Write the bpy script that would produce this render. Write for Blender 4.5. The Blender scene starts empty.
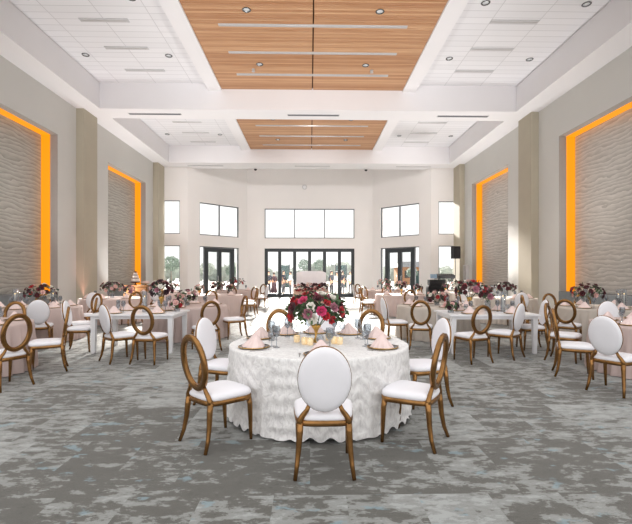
import bpy, bmesh, math, random
from mathutils import Vector, Matrix
random.seed(7)
PI = math.pi
sc = bpy.context.scene
C = sc.collection
H = 1.55            # eye height
FPX = 430.0
YAW = math.radians(-1.2)

# ------------------------------------------------------------------ materials
def lin(c):
    r = []
    for v in c[:3]:
        v = v / 255.0
        r.append(v / 12.92 if v <= 0.04045 else ((v + 0.055) / 1.055) ** 2.4)
    return (r[0], r[1], r[2], 1.0)

def newmat(name):
    m = bpy.data.materials.new(name)
    m.use_nodes = True
    nt = m.node_tree
    b = nt.nodes['Principled BSDF']
    return m, nt, b

def mat(name, rgb, rough=0.6, metal=0.0, var=0.06, scale=8.0, bump=0.0, bscale=60.0, emit=None, estr=0.0, sheen=0.0, trans=0.0, spec=None):
    m, nt, b = newmat(name)
    L = nt.links
    tc = nt.nodes.new('ShaderNodeTexCoord')
    n = nt.nodes.new('ShaderNodeTexNoise'); n.inputs['Scale'].default_value = scale; n.inputs['Detail'].default_value = 3
    L.new(tc.outputs['Object'], n.inputs['Vector'])
    r = nt.nodes.new('ShaderNodeValToRGB')
    c = lin(rgb)
    r.color_ramp.elements[0].position = 0.3; r.color_ramp.elements[1].position = 0.7
    r.color_ramp.elements[0].color = tuple(max(0, v * (1 - var)) for v in c[:3]) + (1,)
    r.color_ramp.elements[1].color = tuple(min(1, v * (1 + var)) for v in c[:3]) + (1,)
    L.new(n.outputs['Fac'], r.inputs['Fac']); L.new(r.outputs['Color'], b.inputs['Base Color'])
    b.inputs['Roughness'].default_value = rough; b.inputs['Metallic'].default_value = metal
    if spec is not None: b.inputs['Specular IOR Level'].default_value = spec
    if sheen: b.inputs['Sheen Weight'].default_value = sheen
    if trans: b.inputs['Transmission Weight'].default_value = trans
    if emit is not None:
        b.inputs['Emission Color'].default_value = lin(emit); b.inputs['Emission Strength'].default_value = estr
    if bump:
        n2 = nt.nodes.new('ShaderNodeTexNoise'); n2.inputs['Scale'].default_value = bscale; n2.inputs['Detail'].default_value = 4
        L.new(tc.outputs['Object'], n2.inputs['Vector'])
        bp = nt.nodes.new('ShaderNodeBump'); bp.inputs['Strength'].default_value = bump; bp.inputs['Distance'].default_value = 0.02
        L.new(n2.outputs['Fac'], bp.inputs['Height']); L.new(bp.outputs['Normal'], b.inputs['Normal'])
    return m

def glassmat(name, tint, fac=0.12):
    m = bpy.data.materials.new(name); m.use_nodes = True
    nt = m.node_tree; nt.nodes.clear(); L = nt.links
    out = nt.nodes.new('ShaderNodeOutputMaterial')
    mx = nt.nodes.new('ShaderNodeMixShader')
    tr = nt.nodes.new('ShaderNodeBsdfTransparent'); tr.inputs['Color'].default_value = lin(tint)
    gl = nt.nodes.new('ShaderNodeBsdfGlossy'); gl.inputs['Roughness'].default_value = 0.05
    lw = nt.nodes.new('ShaderNodeLayerWeight'); lw.inputs['Blend'].default_value = 0.25
    mt = nt.nodes.new('ShaderNodeMath'); mt.operation = 'MULTIPLY_ADD'
    mt.inputs[1].default_value = 0.6; mt.inputs[2].default_value = fac
    L.new(lw.outputs['Facing'], mt.inputs[0]); L.new(mt.outputs[0], mx.inputs['Fac'])
    L.new(tr.outputs[0], mx.inputs[1]); L.new(gl.outputs[0], mx.inputs[2]); L.new(mx.outputs[0], out.inputs['Surface'])
    return m

def panemat(name):
    m = bpy.data.materials.new(name); m.use_nodes = True
    nt = m.node_tree; nt.nodes.clear(); L = nt.links
    out = nt.nodes.new('ShaderNodeOutputMaterial')
    mx = nt.nodes.new('ShaderNodeMixShader'); mx.inputs['Fac'].default_value = 0.05
    tr = nt.nodes.new('ShaderNodeBsdfTransparent'); tr.inputs['Color'].default_value = (0.97, 0.98, 0.98, 1)
    gl = nt.nodes.new('ShaderNodeBsdfGlossy'); gl.inputs['Roughness'].default_value = 0.02
    L.new(tr.outputs[0], mx.inputs[1]); L.new(gl.outputs[0], mx.inputs[2]); L.new(mx.outputs[0], out.inputs['Surface'])
    return m

M = {}
M['ceil'] = mat('white_ceiling_paint', (238, 236, 238), 0.85, var=0.015, scale=0.6)
M['farwall'] = mat('white_wall_paint', (243, 240, 238), 0.8, var=0.012, scale=0.7)
M['wall'] = mat('greige_wall_paint', (213, 212, 208), 0.8, var=0.02, scale=0.6)
M['pillar'] = mat('taupe_pillar_paint', (186, 178, 160), 0.8, var=0.03, scale=1.5)
M['jamb'] = mat('grey_jamb_paint', (176, 171, 167), 0.8, var=0.02)
M['ledge'] = mat('slate_ledge', (120, 126, 130), 0.6, var=0.08)
M['darkframe'] = mat('charcoal_door_frame', (52, 58, 62), 0.45, var=0.05)
M['thinframe'] = mat('grey_window_frame', (105, 108, 112), 0.45, var=0.04)
M['pane'] = panemat('clear_pane')
M['led'] = mat('amber_light', (150, 80, 10), 0.6, emit=(255, 154, 10), estr=0.72, var=0.03)
M['gold'] = mat('antique_gold', (144, 105, 62), 0.25, metal=0.85, var=0.3, scale=9)
M['goldbright'] = mat('polished_gold', (214, 172, 98), 0.25, metal=0.85, var=0.08)
M['white_vinyl'] = mat('white_upholstery', (238, 237, 242), 0.55, var=0.02, scale=5, bump=0.05, bscale=180)
M['white_gloss'] = mat('white_lacquer', (240, 240, 243), 0.3, var=0.015)
M['pinkcloth'] = mat('blush_cloth', (200, 180, 175), 0.75, var=0.05, scale=3)
M['creamcloth'] = mat('champagne_cloth', (200, 190, 180), 0.75, var=0.05, scale=3)
M['peachcloth'] = mat('peach_cloth', (232, 196, 178), 0.7, var=0.06, scale=6, sheen=0.3)
M['napkin'] = mat('blush_napkin', (234, 212, 208), 0.8, var=0.05, scale=14)
M['charger'] = mat('black_charger', (38, 33, 34), 0.22, var=0.1)
M['silver'] = mat('cutlery_silver', (175, 175, 178), 0.25, metal=0.95, var=0.05)
M['glass'] = glassmat('clear_glass', (238, 241, 244), 0.06)
M['smoke'] = glassmat('smoke_glass', (222, 226, 230), 0.10)
M['amberglass'] = mat('mercury_glass', (232, 214, 182), 0.25, metal=0.3, var=0.2, scale=40, emit=(255, 215, 150), estr=0.2)
M['wax'] = mat('ivory_wax', (248, 243, 232), 0.5, var=0.02)
M['flame'] = mat('candle_flame', (255, 220, 150), 0.5, emit=(255, 210, 130), estr=4.0)
M['black'] = mat('matte_black', (24, 24, 27), 0.55, var=0.15)
M['blackcloth'] = mat('black_cloth', (20, 20, 24), 0.85, var=0.15, scale=4)
M['grille'] = mat('speaker_grille', (34, 34, 38), 0.7, bump=0.4, bscale=200)
M['alu'] = mat('brushed_aluminium', (196, 194, 194), 0.4, metal=0.4, var=0.03)
M['greyslot'] = mat('grey_slot', (204, 203, 205), 0.6, var=0.03)
M['darkslot'] = mat('dark_slot', (92, 94, 100), 0.6, var=0.06)
M['lamp'] = mat('lamp_lens', (205, 208, 210), 0.2, var=0.05)
M['chrome'] = mat('lamp_ring', (120, 122, 124), 0.2, metal=0.9)
M['walnut'] = mat('brown_wood', (140, 96, 56), 0.45, var=0.22, scale=5)
M['cake'] = mat('cake_icing', (244, 232, 226), 0.6, var=0.03)
M['plum'] = mat('plum_icing', (70, 34, 52), 0.6, var=0.15)
M['leaf'] = mat('green_leaf', (72, 98, 64), 0.55, var=0.45, scale=14)
M['leafdark'] = mat('deep_green_leaf', (44, 64, 46), 0.5, var=0.4, scale=14)
M['stem'] = mat('green_stem', (84, 104, 64), 0.6)
FC = {'burgundy': (92, 18, 34), 'red': (186, 24, 38), 'hotpink': (206, 58, 112), 'blush': (236, 196, 190), 'white': (244, 238, 230), 'mauve': (186, 122, 140), 'plum': (66, 22, 38)}
for k, v in FC.items():
    M['f_' + k] = mat(k + '_petal', v, 0.6, var=0.14, scale=30, sheen=0.2)
M['skin'] = mat('skin', (214, 170, 142), 0.55, var=0.04)
M['hair'] = mat('brown_hair', (58, 40, 30), 0.6, var=0.2)
M['suit'] = mat('dark_suit', (48, 52, 62), 0.75, var=0.1)
M['shirt'] = mat('white_shirt', (226, 226, 228), 0.75, var=0.04)
M['dress'] = mat('burgundy_dress', (84, 62, 70), 0.7, var=0.1)
M['trouser'] = mat('grey_trousers', (92, 96, 104), 0.75, var=0.1)
M['concrete'] = mat('pale_concrete', (104, 106, 100), 0.85, var=0.12, scale=1)
M['teal'] = mat('teal_screen', (34, 66, 66), 0.6, var=0.15, scale=2)
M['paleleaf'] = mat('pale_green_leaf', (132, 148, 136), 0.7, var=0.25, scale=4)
M['haze'] = mat('distant_foliage', (186, 192, 184), 0.9, var=0.22, scale=0.6)  # outdoor haze is mixed into this pale foliage colour
M['terracotta'] = mat('orange_render', (206, 146, 104), 0.8, var=0.08)
M['bark'] = mat('grey_bark', (128, 122, 114), 0.9, var=0.15)
M['roof'] = mat('grey_roof', (150, 150, 152), 0.8, var=0.1)
M['pinkglow'] = mat('pink_lens', (255, 190, 180), 0.4, emit=(255, 150, 130), estr=2.0)

# carpet ------------------------------------------------------------
def carpet():
    m, nt, b = newmat('patterned_carpet'); L = nt.links; N = nt.nodes
    tc = N.new('ShaderNodeTexCoord')
    mp = N.new('ShaderNodeMapping'); mp.inputs['Rotation'].default_value = (0, 0, math.radians(0))
    L.new(tc.outputs['Object'], mp.inputs['Vector'])
    br = N.new('ShaderNodeTexBrick')
    br.inputs['Scale'].default_value = 1.0; br.inputs['Brick Width'].default_value = 0.5; br.inputs['Row Height'].default_value = 1.0
    br.inputs['Mortar Size'].default_value = 0.0; br.offset = 0.5
    br.inputs['Color1'].default_value = (0, 0, 0, 1); br.inputs['Color2'].default_value = (1, 1, 1, 1)
    L.new(mp.outputs[0], br.inputs['Vector'])
    # shift per tile
    vm = N.new('ShaderNodeVectorMath'); vm.operation = 'MULTIPLY_ADD'
    vm.inputs[1].default_value = (37.0, 23.0, 11.0)
    L.new(br.outputs['Color'], vm.inputs[0]); L.new(tc.outputs['Object'], vm.inputs[2])
    def noise(scale, detail, rough, stretch=(1, 1.0, 1), src=vm):
        mm = N.new('ShaderNodeMapping'); mm.inputs['Scale'].default_value = stretch
        L.new(src.outputs[0], mm.inputs['Vector'])
        n = N.new('ShaderNodeTexNoise'); n.inputs['Scale'].default_value = scale; n.inputs['Detail'].default_value = detail; n.inputs['Roughness'].default_value = rough
        L.new(mm.outputs[0], n.inputs['Vector']); return n
    n1 = noise(6.0, 9, 0.7, (0.62, 1.3, 1))
    a = N.new('ShaderNodeMath'); a.operation = 'MULTIPLY_ADD'; a.inputs[1].default_value = 0.16
    L.new(br.outputs['Color'], a.inputs[0]); L.new(n1.outputs['Fac'], a.inputs[2])
    r1 = N.new('ShaderNodeValToRGB'); r1.color_ramp.interpolation = 'LINEAR'
    e = r1.color_ramp.elements
    e[0].position = 0.0; e[0].color = lin((80, 79, 74))
    e[1].position = 0.47; e[1].color = lin((86, 85, 80))
    for p, c in ((0.56, (91, 90, 85)), (0.575, (134, 136, 133)), (0.66, (142, 144, 142)), (0.69, (160, 163, 162)), (1.0, (168, 171, 170))):
        x = e.new(p); x.color = lin(c)
    L.new(a.outputs[0], r1.inputs['Fac'])
    # fine second layer of dark specks
    n2 = noise(13.0, 5, 0.65, (0.8, 1.4, 1))
    r2 = N.new('ShaderNodeValToRGB'); r2.color_ramp.elements[0].position = 0.36; r2.color_ramp.elements[1].position = 0.40
    r2.color_ramp.elements[0].color = (0.68, 0.68, 0.66, 1); r2.color_ramp.elements[1].color = (1, 1, 1, 1)
    L.new(n2.outputs['Fac'], r2.inputs['Fac'])
    mx = N.new('ShaderNodeMix'); mx.data_type = 'RGBA'; mx.blend_type = 'MULTIPLY'; mx.inputs['Factor'].default_value = 0.75
    L.new(r1.outputs['Color'], mx.inputs['A']); L.new(r2.outputs['Color'], mx.inputs['B'])
    # pale blue spots
    n3 = noise(4.2, 5, 0.6, (0.8, 1.3, 1), vm)
    # use object coords shifted
    r3 = N.new('ShaderNodeValToRGB'); r3.color_ramp.elements[0].position = 0.615; r3.color_ramp.elements[1].position = 0.665
    r3.color_ramp.elements[0].color = (0, 0, 0, 1); r3.color_ramp.elements[1].color = (0.75, 0.75, 0.75, 1)
    L.new(n3.outputs['Fac'], r3.inputs['Fac'])
    m2 = N.new('ShaderNodeMix'); m2.data_type = 'RGBA'
    L.new(r3.outputs['Color'], m2.inputs['Factor']); L.new(mx.outputs['Result'], m2.inputs['A']); m2.inputs['B'].default_value = lin((130, 152, 160))
    # pile grain
    n4 = N.new('ShaderNodeTexNoise'); n4.inputs['Scale'].default_value = 160; n4.inputs['Detail'].default_value = 2
    L.new(tc.outputs['Object'], n4.inputs['Vector'])
    bp = N.new('ShaderNodeBump'); bp.inputs['Strength'].default_value = 0.35; bp.inputs['Distance'].default_value = 0.01
    L.new(n4.outputs['Fac'], bp.inputs['Height']); L.new(bp.outputs['Normal'], b.inputs['Normal'])
    L.new(m2.outputs['Result'], b.inputs['Base Color'])
    b.inputs['Roughness'].default_value = 0.75; b.inputs['Sheen Weight'].default_value = 0.25; b.inputs['Specular IOR Level'].default_value = 0.25
    return m
M['carpet'] = carpet()

def woodslat():
    m, nt, b = newmat('oak_slats'); L = nt.links; N = nt.nodes
    g = N.new('ShaderNodeNewGeometry')
    tc = N.new('ShaderNodeTexCoord'); mp = N.new('ShaderNodeMapping'); mp.inputs['Scale'].default_value = (0.5, 9, 9)
    L.new(tc.outputs['Object'], mp.inputs['Vector'])
    n = N.new('ShaderNodeTexNoise'); n.inputs['Scale'].default_value = 2.2; n.inputs['Detail'].default_value = 5
    L.new(mp.outputs[0], n.inputs['Vector'])
    a = N.new('ShaderNodeMath'); a.operation = 'MULTIPLY_ADD'; a.inputs[1].default_value = 0.45
    L.new(g.outputs['Random Per Island'], a.inputs[0]); 
    s = N.new('ShaderNodeMath'); s.operation = 'MULTIPLY'; s.inputs[1].default_value = 0.6
    L.new(n.outputs['Fac'], s.inputs[0]); L.new(s.outputs[0], a.inputs[2])
    r = N.new('ShaderNodeValToRGB'); e = r.color_ramp.elements
    e[0].position = 0.15; e[0].color = lin((164, 110, 70)); e[1].position = 0.85; e[1].color = lin((214, 170, 130))
    L.new(a.outputs[0], r.inputs['Fac']); L.new(r.outputs['Color'], b.inputs['Base Color'])
    b.inputs['Roughness'].default_value = 0.45
    return m
M['slat'] = woodslat()

def tilemat():
    m, nt, b = newmat('ceiling_tiles'); L = nt.links; N = nt.nodes
    tc = N.new('ShaderNodeTexCoord')
    br = N.new('ShaderNodeTexBrick'); br.offset = 0.0
    br.inputs['Scale'].default_value = 1.0; br.inputs['Brick Width'].default_value = 1.34; br.inputs['Row Height'].default_value = 0.30
    br.inputs['Mortar Size'].default_value = 0.012; br.inputs['Mortar Smooth'].default_value = 0.3
    br.inputs['Color1'].default_value = lin((236, 235, 238)); br.inputs['Color2'].default_value = lin((231, 230, 233)); br.inputs['Mortar'].default_value = lin((207, 206, 209))
    mp = N.new('ShaderNodeMapping'); mp.inputs['Location'].default_value = (0.33, 0, 0)
    L.new(tc.outputs['Object'], mp.inputs['Vector']); L.new(mp.outputs[0], br.inputs['Vector'])
    L.new(br.outputs['Color'], b.inputs['Base Color']); b.inputs['Roughness'].default_value = 0.85
    return m
M['tile'] = tilemat()

def wavepanel(name, c0, c1):
    m, nt, b = newmat(name); L = nt.links; N = nt.nodes
    tc = N.new('ShaderNodeTexCoord')
    mp = N.new('ShaderNodeMapping'); mp.inputs['Scale'].default_value = (1, 0.7, 2.1)
    L.new(tc.outputs['Object'], mp.inputs['Vector'])
    w = N.new('ShaderNodeTexWave'); w.wave_type = 'BANDS'; w.bands_direction = 'Z'; w.wave_profile = 'SAW'
    w.inputs['Scale'].default_value = 1.15; w.inputs['Distortion'].default_value = 10.0; w.inputs['Detail'].default_value = 3; w.inputs['Detail Scale'].default_value = 1.1
    L.new(mp.outputs[0], w.inputs['Vector'])
    mp2 = N.new('ShaderNodeMapping'); mp2.inputs['Scale'].default_value = (1, 1.2, 9)
    L.new(tc.outputs['Object'], mp2.inputs['Vector'])
    n = N.new('ShaderNodeTexNoise'); n.inputs['Scale'].default_value = 3.0; n.inputs['Detail'].default_value = 5
    L.new(mp2.outputs[0], n.inputs['Vector'])
    ad = N.new('ShaderNodeMath'); ad.operation = 'MULTIPLY_ADD'; ad.inputs[1].default_value = 0.55
    L.new(n.outputs['Fac'], ad.inputs[0]); 
    s = N.new('ShaderNodeMath'); s.operation = 'MULTIPLY'; s.inputs[1].default_value = 0.5
    L.new(w.outputs['Fac'], s.inputs[0]); L.new(s.outputs[0], ad.inputs[2])
    r = N.new('ShaderNodeValToRGB'); e = r.color_ramp.elements
    e[0].position = 0.15; e[0].color = lin(c0); e[1].position = 0.8; e[1].color = lin(c1)
    L.new(ad.outputs[0], r.inputs['Fac']); L.new(r.outputs['Color'], b.inputs['Base Color'])
    bp = N.new('ShaderNodeBump'); bp.inputs['Strength'].default_value = 0.32; bp.inputs['Distance'].default_value = 0.05
    L.new(w.outputs['Fac'], bp.inputs['Height']); L.new(bp.outputs['Normal'], b.inputs['Normal'])
    b.inputs['Roughness'].default_value = 0.55
    return m
M['wave_left'] = wavepanel('wavy_stone_panel', (140, 139, 132), (192, 190, 183))
M['wave_right'] = wavepanel('daylit_wavy_stone_panel', (166, 163, 157), (216, 212, 206))  # same stone as the left; daylight on this side put into paler colour

def lacecloth():
    m, nt, b = newmat('white_ruffled_cloth'); L = nt.links; N = nt.nodes
    tc = N.new('ShaderNodeTexCoord')
    w = N.new('ShaderNodeTexNoise'); w.inputs['Scale'].default_value = 15; w.inputs['Detail'].default_value = 5; w.inputs['Distortion'].default_value = 1.2
    mp = N.new('ShaderNodeMapping'); mp.inputs['Scale'].default_value = (1.6, 1.6, 0.9)
    L.new(tc.outputs['Object'], mp.inputs['Vector']); L.new(mp.outputs[0], w.inputs['Vector'])
    r = N.new('ShaderNodeValToRGB'); e = r.color_ramp.elements
    e[0].position = 0.35; e[0].color = lin((222, 220, 220)); e[1].position = 0.6; e[1].color = lin((244, 243, 242))
    L.new(w.outputs['Fac'], r.inputs['Fac']); L.new(r.outputs['Color'], b.inputs['Base Color'])
    bp = N.new('ShaderNodeBump'); bp.inputs['Strength'].default_value = 0.55; bp.inputs['Distance'].default_value = 0.03
    L.new(w.outputs['Fac'], bp.inputs['Height']); L.new(bp.outputs['Normal'], b.inputs['Normal'])
    b.inputs['Roughness'].default_value = 0.8; b.inputs['Sheen Weight'].default_value = 0.2
    return m
M['lace'] = lacecloth()

# ------------------------------------------------------------------ mesh helpers
def mesh(bm, name, m, smooth=False):
    me = bpy.data.meshes.new(name)
    bmesh.ops.recalc_face_normals(bm, faces=bm.faces[:])
    bm.to_mesh(me); bm.free()
    me.materials.append(M[m] if isinstance(m, str) else m)
    if smooth:
        for p in me.polygons: p.use_smooth = True
        if smooth == 'auto':
            pass
    return me

def obj(name, bm, m, parent=None, smooth=False):
    me = bm if isinstance(bm, bpy.types.Mesh) else mesh(bm, name, m, smooth)
    o = bpy.data.objects.new(name, me); C.objects.link(o)
    if parent is not None: o.parent = parent
    return o

def tag(o, label=None, cat=None, group=None, kind=None):
    if label: o['label'] = label
    if cat: o['category'] = cat
    if group: o['group'] = group
    if kind: o['kind'] = kind
    return o

def thing(name, label, cat, loc=(0, 0, 0), rz=0.0, group=None):
    o = bpy.data.objects.new(name, None); C.objects.link(o)
    o.empty_display_size = 0.1
    o.location = loc; o.rotation_euler = (0, 0, rz)
    return tag(o, label, cat, group)

def copy_tree(o, parent=None):
    c = o.copy(); C.objects.link(c)
    if parent is not None: c.parent = parent
    for ch in list(o.children): copy_tree(ch, c)
    return c

def struct(name, bm, m, parent=None, smooth=False):
    o = obj(name, bm, m, parent, smooth)
    if parent is None: o['kind'] = 'structure'
    return o

def B(): return bmesh.new()

def box(bm, x0, x1, y0, y1, z0, z1, bev=0.0):
    r = bmesh.ops.create_cube(bm, size=1.0)
    vs = r['verts']
    for v in vs:
        v.co = Vector(((x0 + x1) / 2 + v.co.x * (x1 - x0), (y0 + y1) / 2 + v.co.y * (y1 - y0), (z0 + z1) / 2 + v.co.z * (z1 - z0)))
    if bev > 0:
        es = list({e for v in vs for e in v.link_edges})
        bmesh.ops.bevel(bm, geom=es, offset=bev, segments=2, profile=0.7, affect='EDGES')
    return bm

def tube(bm, pts, radii, n=8, flat=1.0, caps=True, up=Vector((0, 0, 1))):
    pts = [Vector(p) for p in pts]
    if not isinstance(radii, (list, tuple)): radii = [radii] * len(pts)
    rings = []
    ref = None
    for i, p in enumerate(pts):
        if i == 0: t = pts[1] - p
        elif i == len(pts) - 1: t = p - pts[i - 1]
        else: t = pts[i + 1] - pts[i - 1]
        t.normalize()
        if ref is None:
            u = t.cross(up if abs(t.dot(up)) < 0.8 else Vector((0, 1, 0)))
        else: u = ref - t * ref.dot(t)
        u.normalize(); ref = u
        v = t.cross(u); v.normalize()
        ring = []
        for k in range(n):
            a = 2 * PI * k / n + PI / n
            ring.append(bm.verts.new(p + u * math.cos(a) * radii[i] + v * math.sin(a) * radii[i] * flat))
        rings.append(ring)
    for a, b in zip(rings, rings[1:]):
        for k in range(n):
            bm.faces.new((a[k], a[(k + 1) % n], b[(k + 1) % n], b[k]))
    if caps:
        bm.faces.new(rings[0]); bm.faces.new(rings[-1])
    return bm

def lathe(bm, prof, n=20, c=(0, 0, 0), cap0=True, cap1=True):
    rings = []
    for r, z in prof:
        rings.append([bm.verts.new((c[0] + r * math.cos(2 * PI * k / n), c[1] + r * math.sin(2 * PI * k / n), c[2] + z)) for k in range(n)])
    for a, b in zip(rings, rings[1:]):
        for k in range(n):
            bm.faces.new((a[k], a[(k + 1) % n], b[(k + 1) % n], b[k]))
    if cap0: bm.faces.new(rings[0])
    if cap1: bm.faces.new(rings[-1])
    return bm

def stack(bm, rings_pts, cap0=True, cap1=True):
    rings = [[bm.verts.new(p) for p in r] for r in rings_pts]
    n = len(rings[0])
    for a, b in zip(rings, rings[1:]):
        for k in range(n):
            bm.faces.new((a[k], a[(k + 1) % n], b[(k + 1) % n], b[k]))
    if cap0: bm.faces.new(rings[0])
    if cap1: bm.faces.new(rings[-1])
    return bm

def Rm(X, d):       # camera-depth estimate -> room coordinates
    return (X, d - 0.021 * (X - 0.021 * d))

# ------------------------------------------------------------------ room shell
XW = 8.6
ZS = 7.61   # soffit
ZC = 8.56   # coffer ceiling
Y0, YF, YB = 2.0, 24.75, 27.8
RT = 6.28   # recess top
RB = 0.42
fl = B(); box(fl, -XW - .7, XW + .7, -3.0, YB + .3, -0.2, 0.0)
struct('floor', fl, 'carpet')

def wallbm(bm, p0, p1, z0, z1, holes, th):
    """wall from p0 to p1 (front face on that line, thickness to the left of p0->p1), holes = (u0,u1,z0,z1)"""
    p0 = Vector((p0[0], p0[1], 0)); p1 = Vector((p1[0], p1[1], 0))
    Lw = (p1 - p0).length; t = (p1 - p0) / Lw; n = Vector((-t.y, t.x, 0))
    us = sorted({0, Lw} | {h[0] for h in holes} | {h[1] for h in holes})
    zs = sorted({z0, z1} | {h[2] for h in holes} | {h[3] for h in holes})
    for i in range(len(us) - 1):
        for j in range(len(zs) - 1):
            uc, zc = (us[i] + us[i + 1]) / 2, (zs[j] + zs[j + 1]) / 2
            if any(h[0] < uc < h[1] and h[2] < zc < h[3] for h in holes): continue
            vs = []
            for u in (us[i], us[i + 1]):
                for w in (0, th):
                    for z in (zs[j], zs[j + 1]):
                        q = p0 + t * u + n * w; vs.append(bm.verts.new((q.x, q.y, z)))
            a = vs
            for f in ((0, 1, 3, 2), (4, 6, 7, 5), (0, 4, 5, 1), (2, 3, 7, 6), (1, 5, 7, 3), (0, 2, 6, 4)):
                bm.faces.new([a[k] for k in f])
    bmesh.ops.remove_doubles(bm, verts=bm.verts[:], dist=1e-5)
    # drop interior duplicate faces
    seen = {}
    for f in bm.faces[:]:
        key = tuple(sorted(v.index for v in f.verts))
    bm.verts.index_update()
    kill = []
    for f in bm.faces:
        key = tuple(sorted(v.index for v in f.verts))
        if key in seen: kill += [f, seen[key]]
        seen[key] = f
    bmesh.ops.delete(bm, geom=list(set(kill)), context='FACES_ONLY')
    return bm

REC = [(10.35, 14.68), (18.5, 22.7)]
RECL = [(10.35, 14.85), (18.5, 22.7)]
hl = [(YF - b, YF - a, RB, RT) for a, b in REC]         # left wall runs from far to near so thickness goes outside (-X)
bm = B(); wallbm(bm, (XW, Y0), (XW, YF), 0, 8.8, [(a - Y0, b - Y0, RB, RT) for a, b in REC], -0.72)
struct('wall_right', bm, 'wall')
bm = B(); wallbm(bm, (-XW, Y0), (-XW, YF), 0, 8.8, [(a - Y0, b - Y0, RB, RT) for a, b in RECL], 0.72)
struct('wall_left', bm, 'wall')

ntrim = [0]
def trim(bm, m, parent=None):
    ntrim[0] += 1
    return struct('trim_%d' % ntrim[0], bm, m, parent)

nled = 0
for s, side in ((-1, 'left'), (1, 'right')):
    for i, (a, b) in enumerate(REC if s > 0 else RECL):
        xo = XW + .25
        # wavy panel at the back of the niche
        bm = B()
        box(bm, *sorted((s * (XW + .55), s * (XW + .66))), a, b, RB, RT)
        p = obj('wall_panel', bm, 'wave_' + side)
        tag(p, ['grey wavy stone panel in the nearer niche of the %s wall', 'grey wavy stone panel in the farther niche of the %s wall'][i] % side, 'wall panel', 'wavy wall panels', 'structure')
        # grey outer jamb liner (frame of the niche)
        bm = B(); e = 0.012
        for (y0, y1, z0, z1) in ((a, a + e, RB, RT), (b - e, b, RB, RT), (a, b, RT - e, RT)):
            box(bm, *sorted((s * (XW + .004), s * xo)), y0, y1, z0, z1)
        trim(bm, 'jamb')
        bm = B(); e = 0.03
        for (y0, y1, z0, z1) in ((a, a + e, RB, RT), (b - e, b, RB, RT), (a + e, b - e, RT - e, RT)):
            box(bm, *sorted((s * xo, s * (XW + .55))), y0, y1, z0, z1)
        p = obj('light_strip', bm, 'led')
        tag(p, 'amber light strip edging the %s niche of the %s wall' % (('nearer', 'farther')[i], side), 'light strip', 'amber niche light strips')
        # slate ledge
        bm = B(); box(bm, *sorted((s * (XW - .03), s * (XW + .55))), a + .03, b - .03, RB, RB + .5, .01)
        trim(bm, 'ledge')
        # soft amber glow from the strip on the panel is given by the strip itself
    # pillars
    for (y0, y1) in ((16.0, 17.0), (23.75, YF)):
        bm = B(); box(bm, *sorted((s * (XW - .28), s * (XW + .02))), y0, y1, 0, ZS + .02)
        trim(bm, 'pillar')
    bm = B()
    ys = [Y0, 16.0, 17.0, 23.75]
    for y0, y1 in ((Y0, 15.99), (17.01, 23.74)):
        box(bm, *sorted((s * (XW - .02), s * (XW + .01))), y0, y1, 0, .12)
    struct('baseboard_' + side, bm, 'farwall')

# ceiling: soffits and beams as one shell, panels as parts
bm = B()
CO = [(9.2, 16.0), (17.0, 23.75)]
OX = .09
for s in (-1, 1): box(bm, *sorted((s * 7.75, s * (XW + .55))), 8.2, YF + .3, ZS, 9.0)
for (y0, y1) in ((8.2, 9.2), (16.0, 17.0), (23.75, 25.1)): box(bm, -7.75, 7.75, y0, y1, ZS, 9.0)
ceil = struct('ceiling', bm, 'ceil')
for ci, (a, b) in enumerate(CO):
    bm = B()
    for s in (-1, 1): box(bm, *sorted((OX + s * 3.36, OX + s * 3.85)), a, b, 8.30, 9.0)
    obj('bulkhead', bm, 'ceil', ceil)
    for s in (-1, 1):
        bm = B(); box(bm, *sorted((OX + s * 3.85, s * 7.75)), a, b, ZC, ZC + .1)
        obj('tile_panel', bm, 'tile', ceil)
        bm = B(); y = a + .01
        w = 0.085
        while y < b - .05:
            box(bm, *sorted((OX + s * .02, OX + s * 3.36)), y, min(y + w * .76, b), 8.36, 8.40)
            y += w
        obj('slatted_wood_panel', bm, 'slat', ceil)
    bm = B(); box(bm, OX - 3.36, OX + 3.36, a, b, 8.43, 8.5)
    obj('backing_board', bm, mat('dark_backing', (88, 54, 32), .8), ceil)
bm = B(); box(bm, -XW, XW, 25.1, YB + .3, 8.4, 8.6)
obj('bay_ceiling', bm, 'ceil', ceil)

# far bay walls ---------------------------------------------------
XF = 7.0; XCN = 4.05
ZW0, ZW1 = 3.79, 5.71      # upper window band
ZD = 3.13                  # door head
wn = [0]; dn = [0]
def frame_in(p0, p1, u0, u1, z0, z1, mull, fw, m, depth=.1, inset=.06, name='window', rails=(), th=0.0):
    """glazed frame in an opening of wall p0->p1 ; returns frame object"""
    p0 = Vector((p0[0], p0[1], 0)); p1 = Vector((p1[0], p1[1], 0)); t = (p1 - p0).normalized(); n = Vector((-t.y, t.x, 0))
    ang = math.atan2(t.y, t.x)
    bm = B()
    def lb(bm, a, b, c0, c1, y0=0, y1=depth): box(bm, a, b, y0, y1, c0, c1)
    w = u1 - u0; h = z1 - z0
    lb(bm, 0, w, 0, fw); lb(bm, 0, w, h - fw, h); lb(bm, 0, fw, fw, h - fw); lb(bm, w - fw, w, fw, h - fw)
    for q in mull: lb(bm, q - fw / 2, q + fw / 2, fw, h - fw)
    if name == 'window': wn[0] += 1; nm = 'window_%d' % wn[0]
    else: dn[0] += 1; nm = 'door_%d' % dn[0]
    o = struct(nm, bm, m)
    q = p0 + t * u0 + n * inset
    o.location = (q.x, q.y, z0); o.rotation_euler = (0, 0, ang)
    edges = [0] + list(mull) + [w]
    for a, b in zip(edges, edges[1:]):
        bm = B(); lb(bm, a + fw * .4, b - fw * .4, fw * .5, h - fw * .5, depth * .45, depth * .55)
        obj('window_pane' if name == 'window' else 'door_pane', bm, 'pane', o)
    return o

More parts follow.
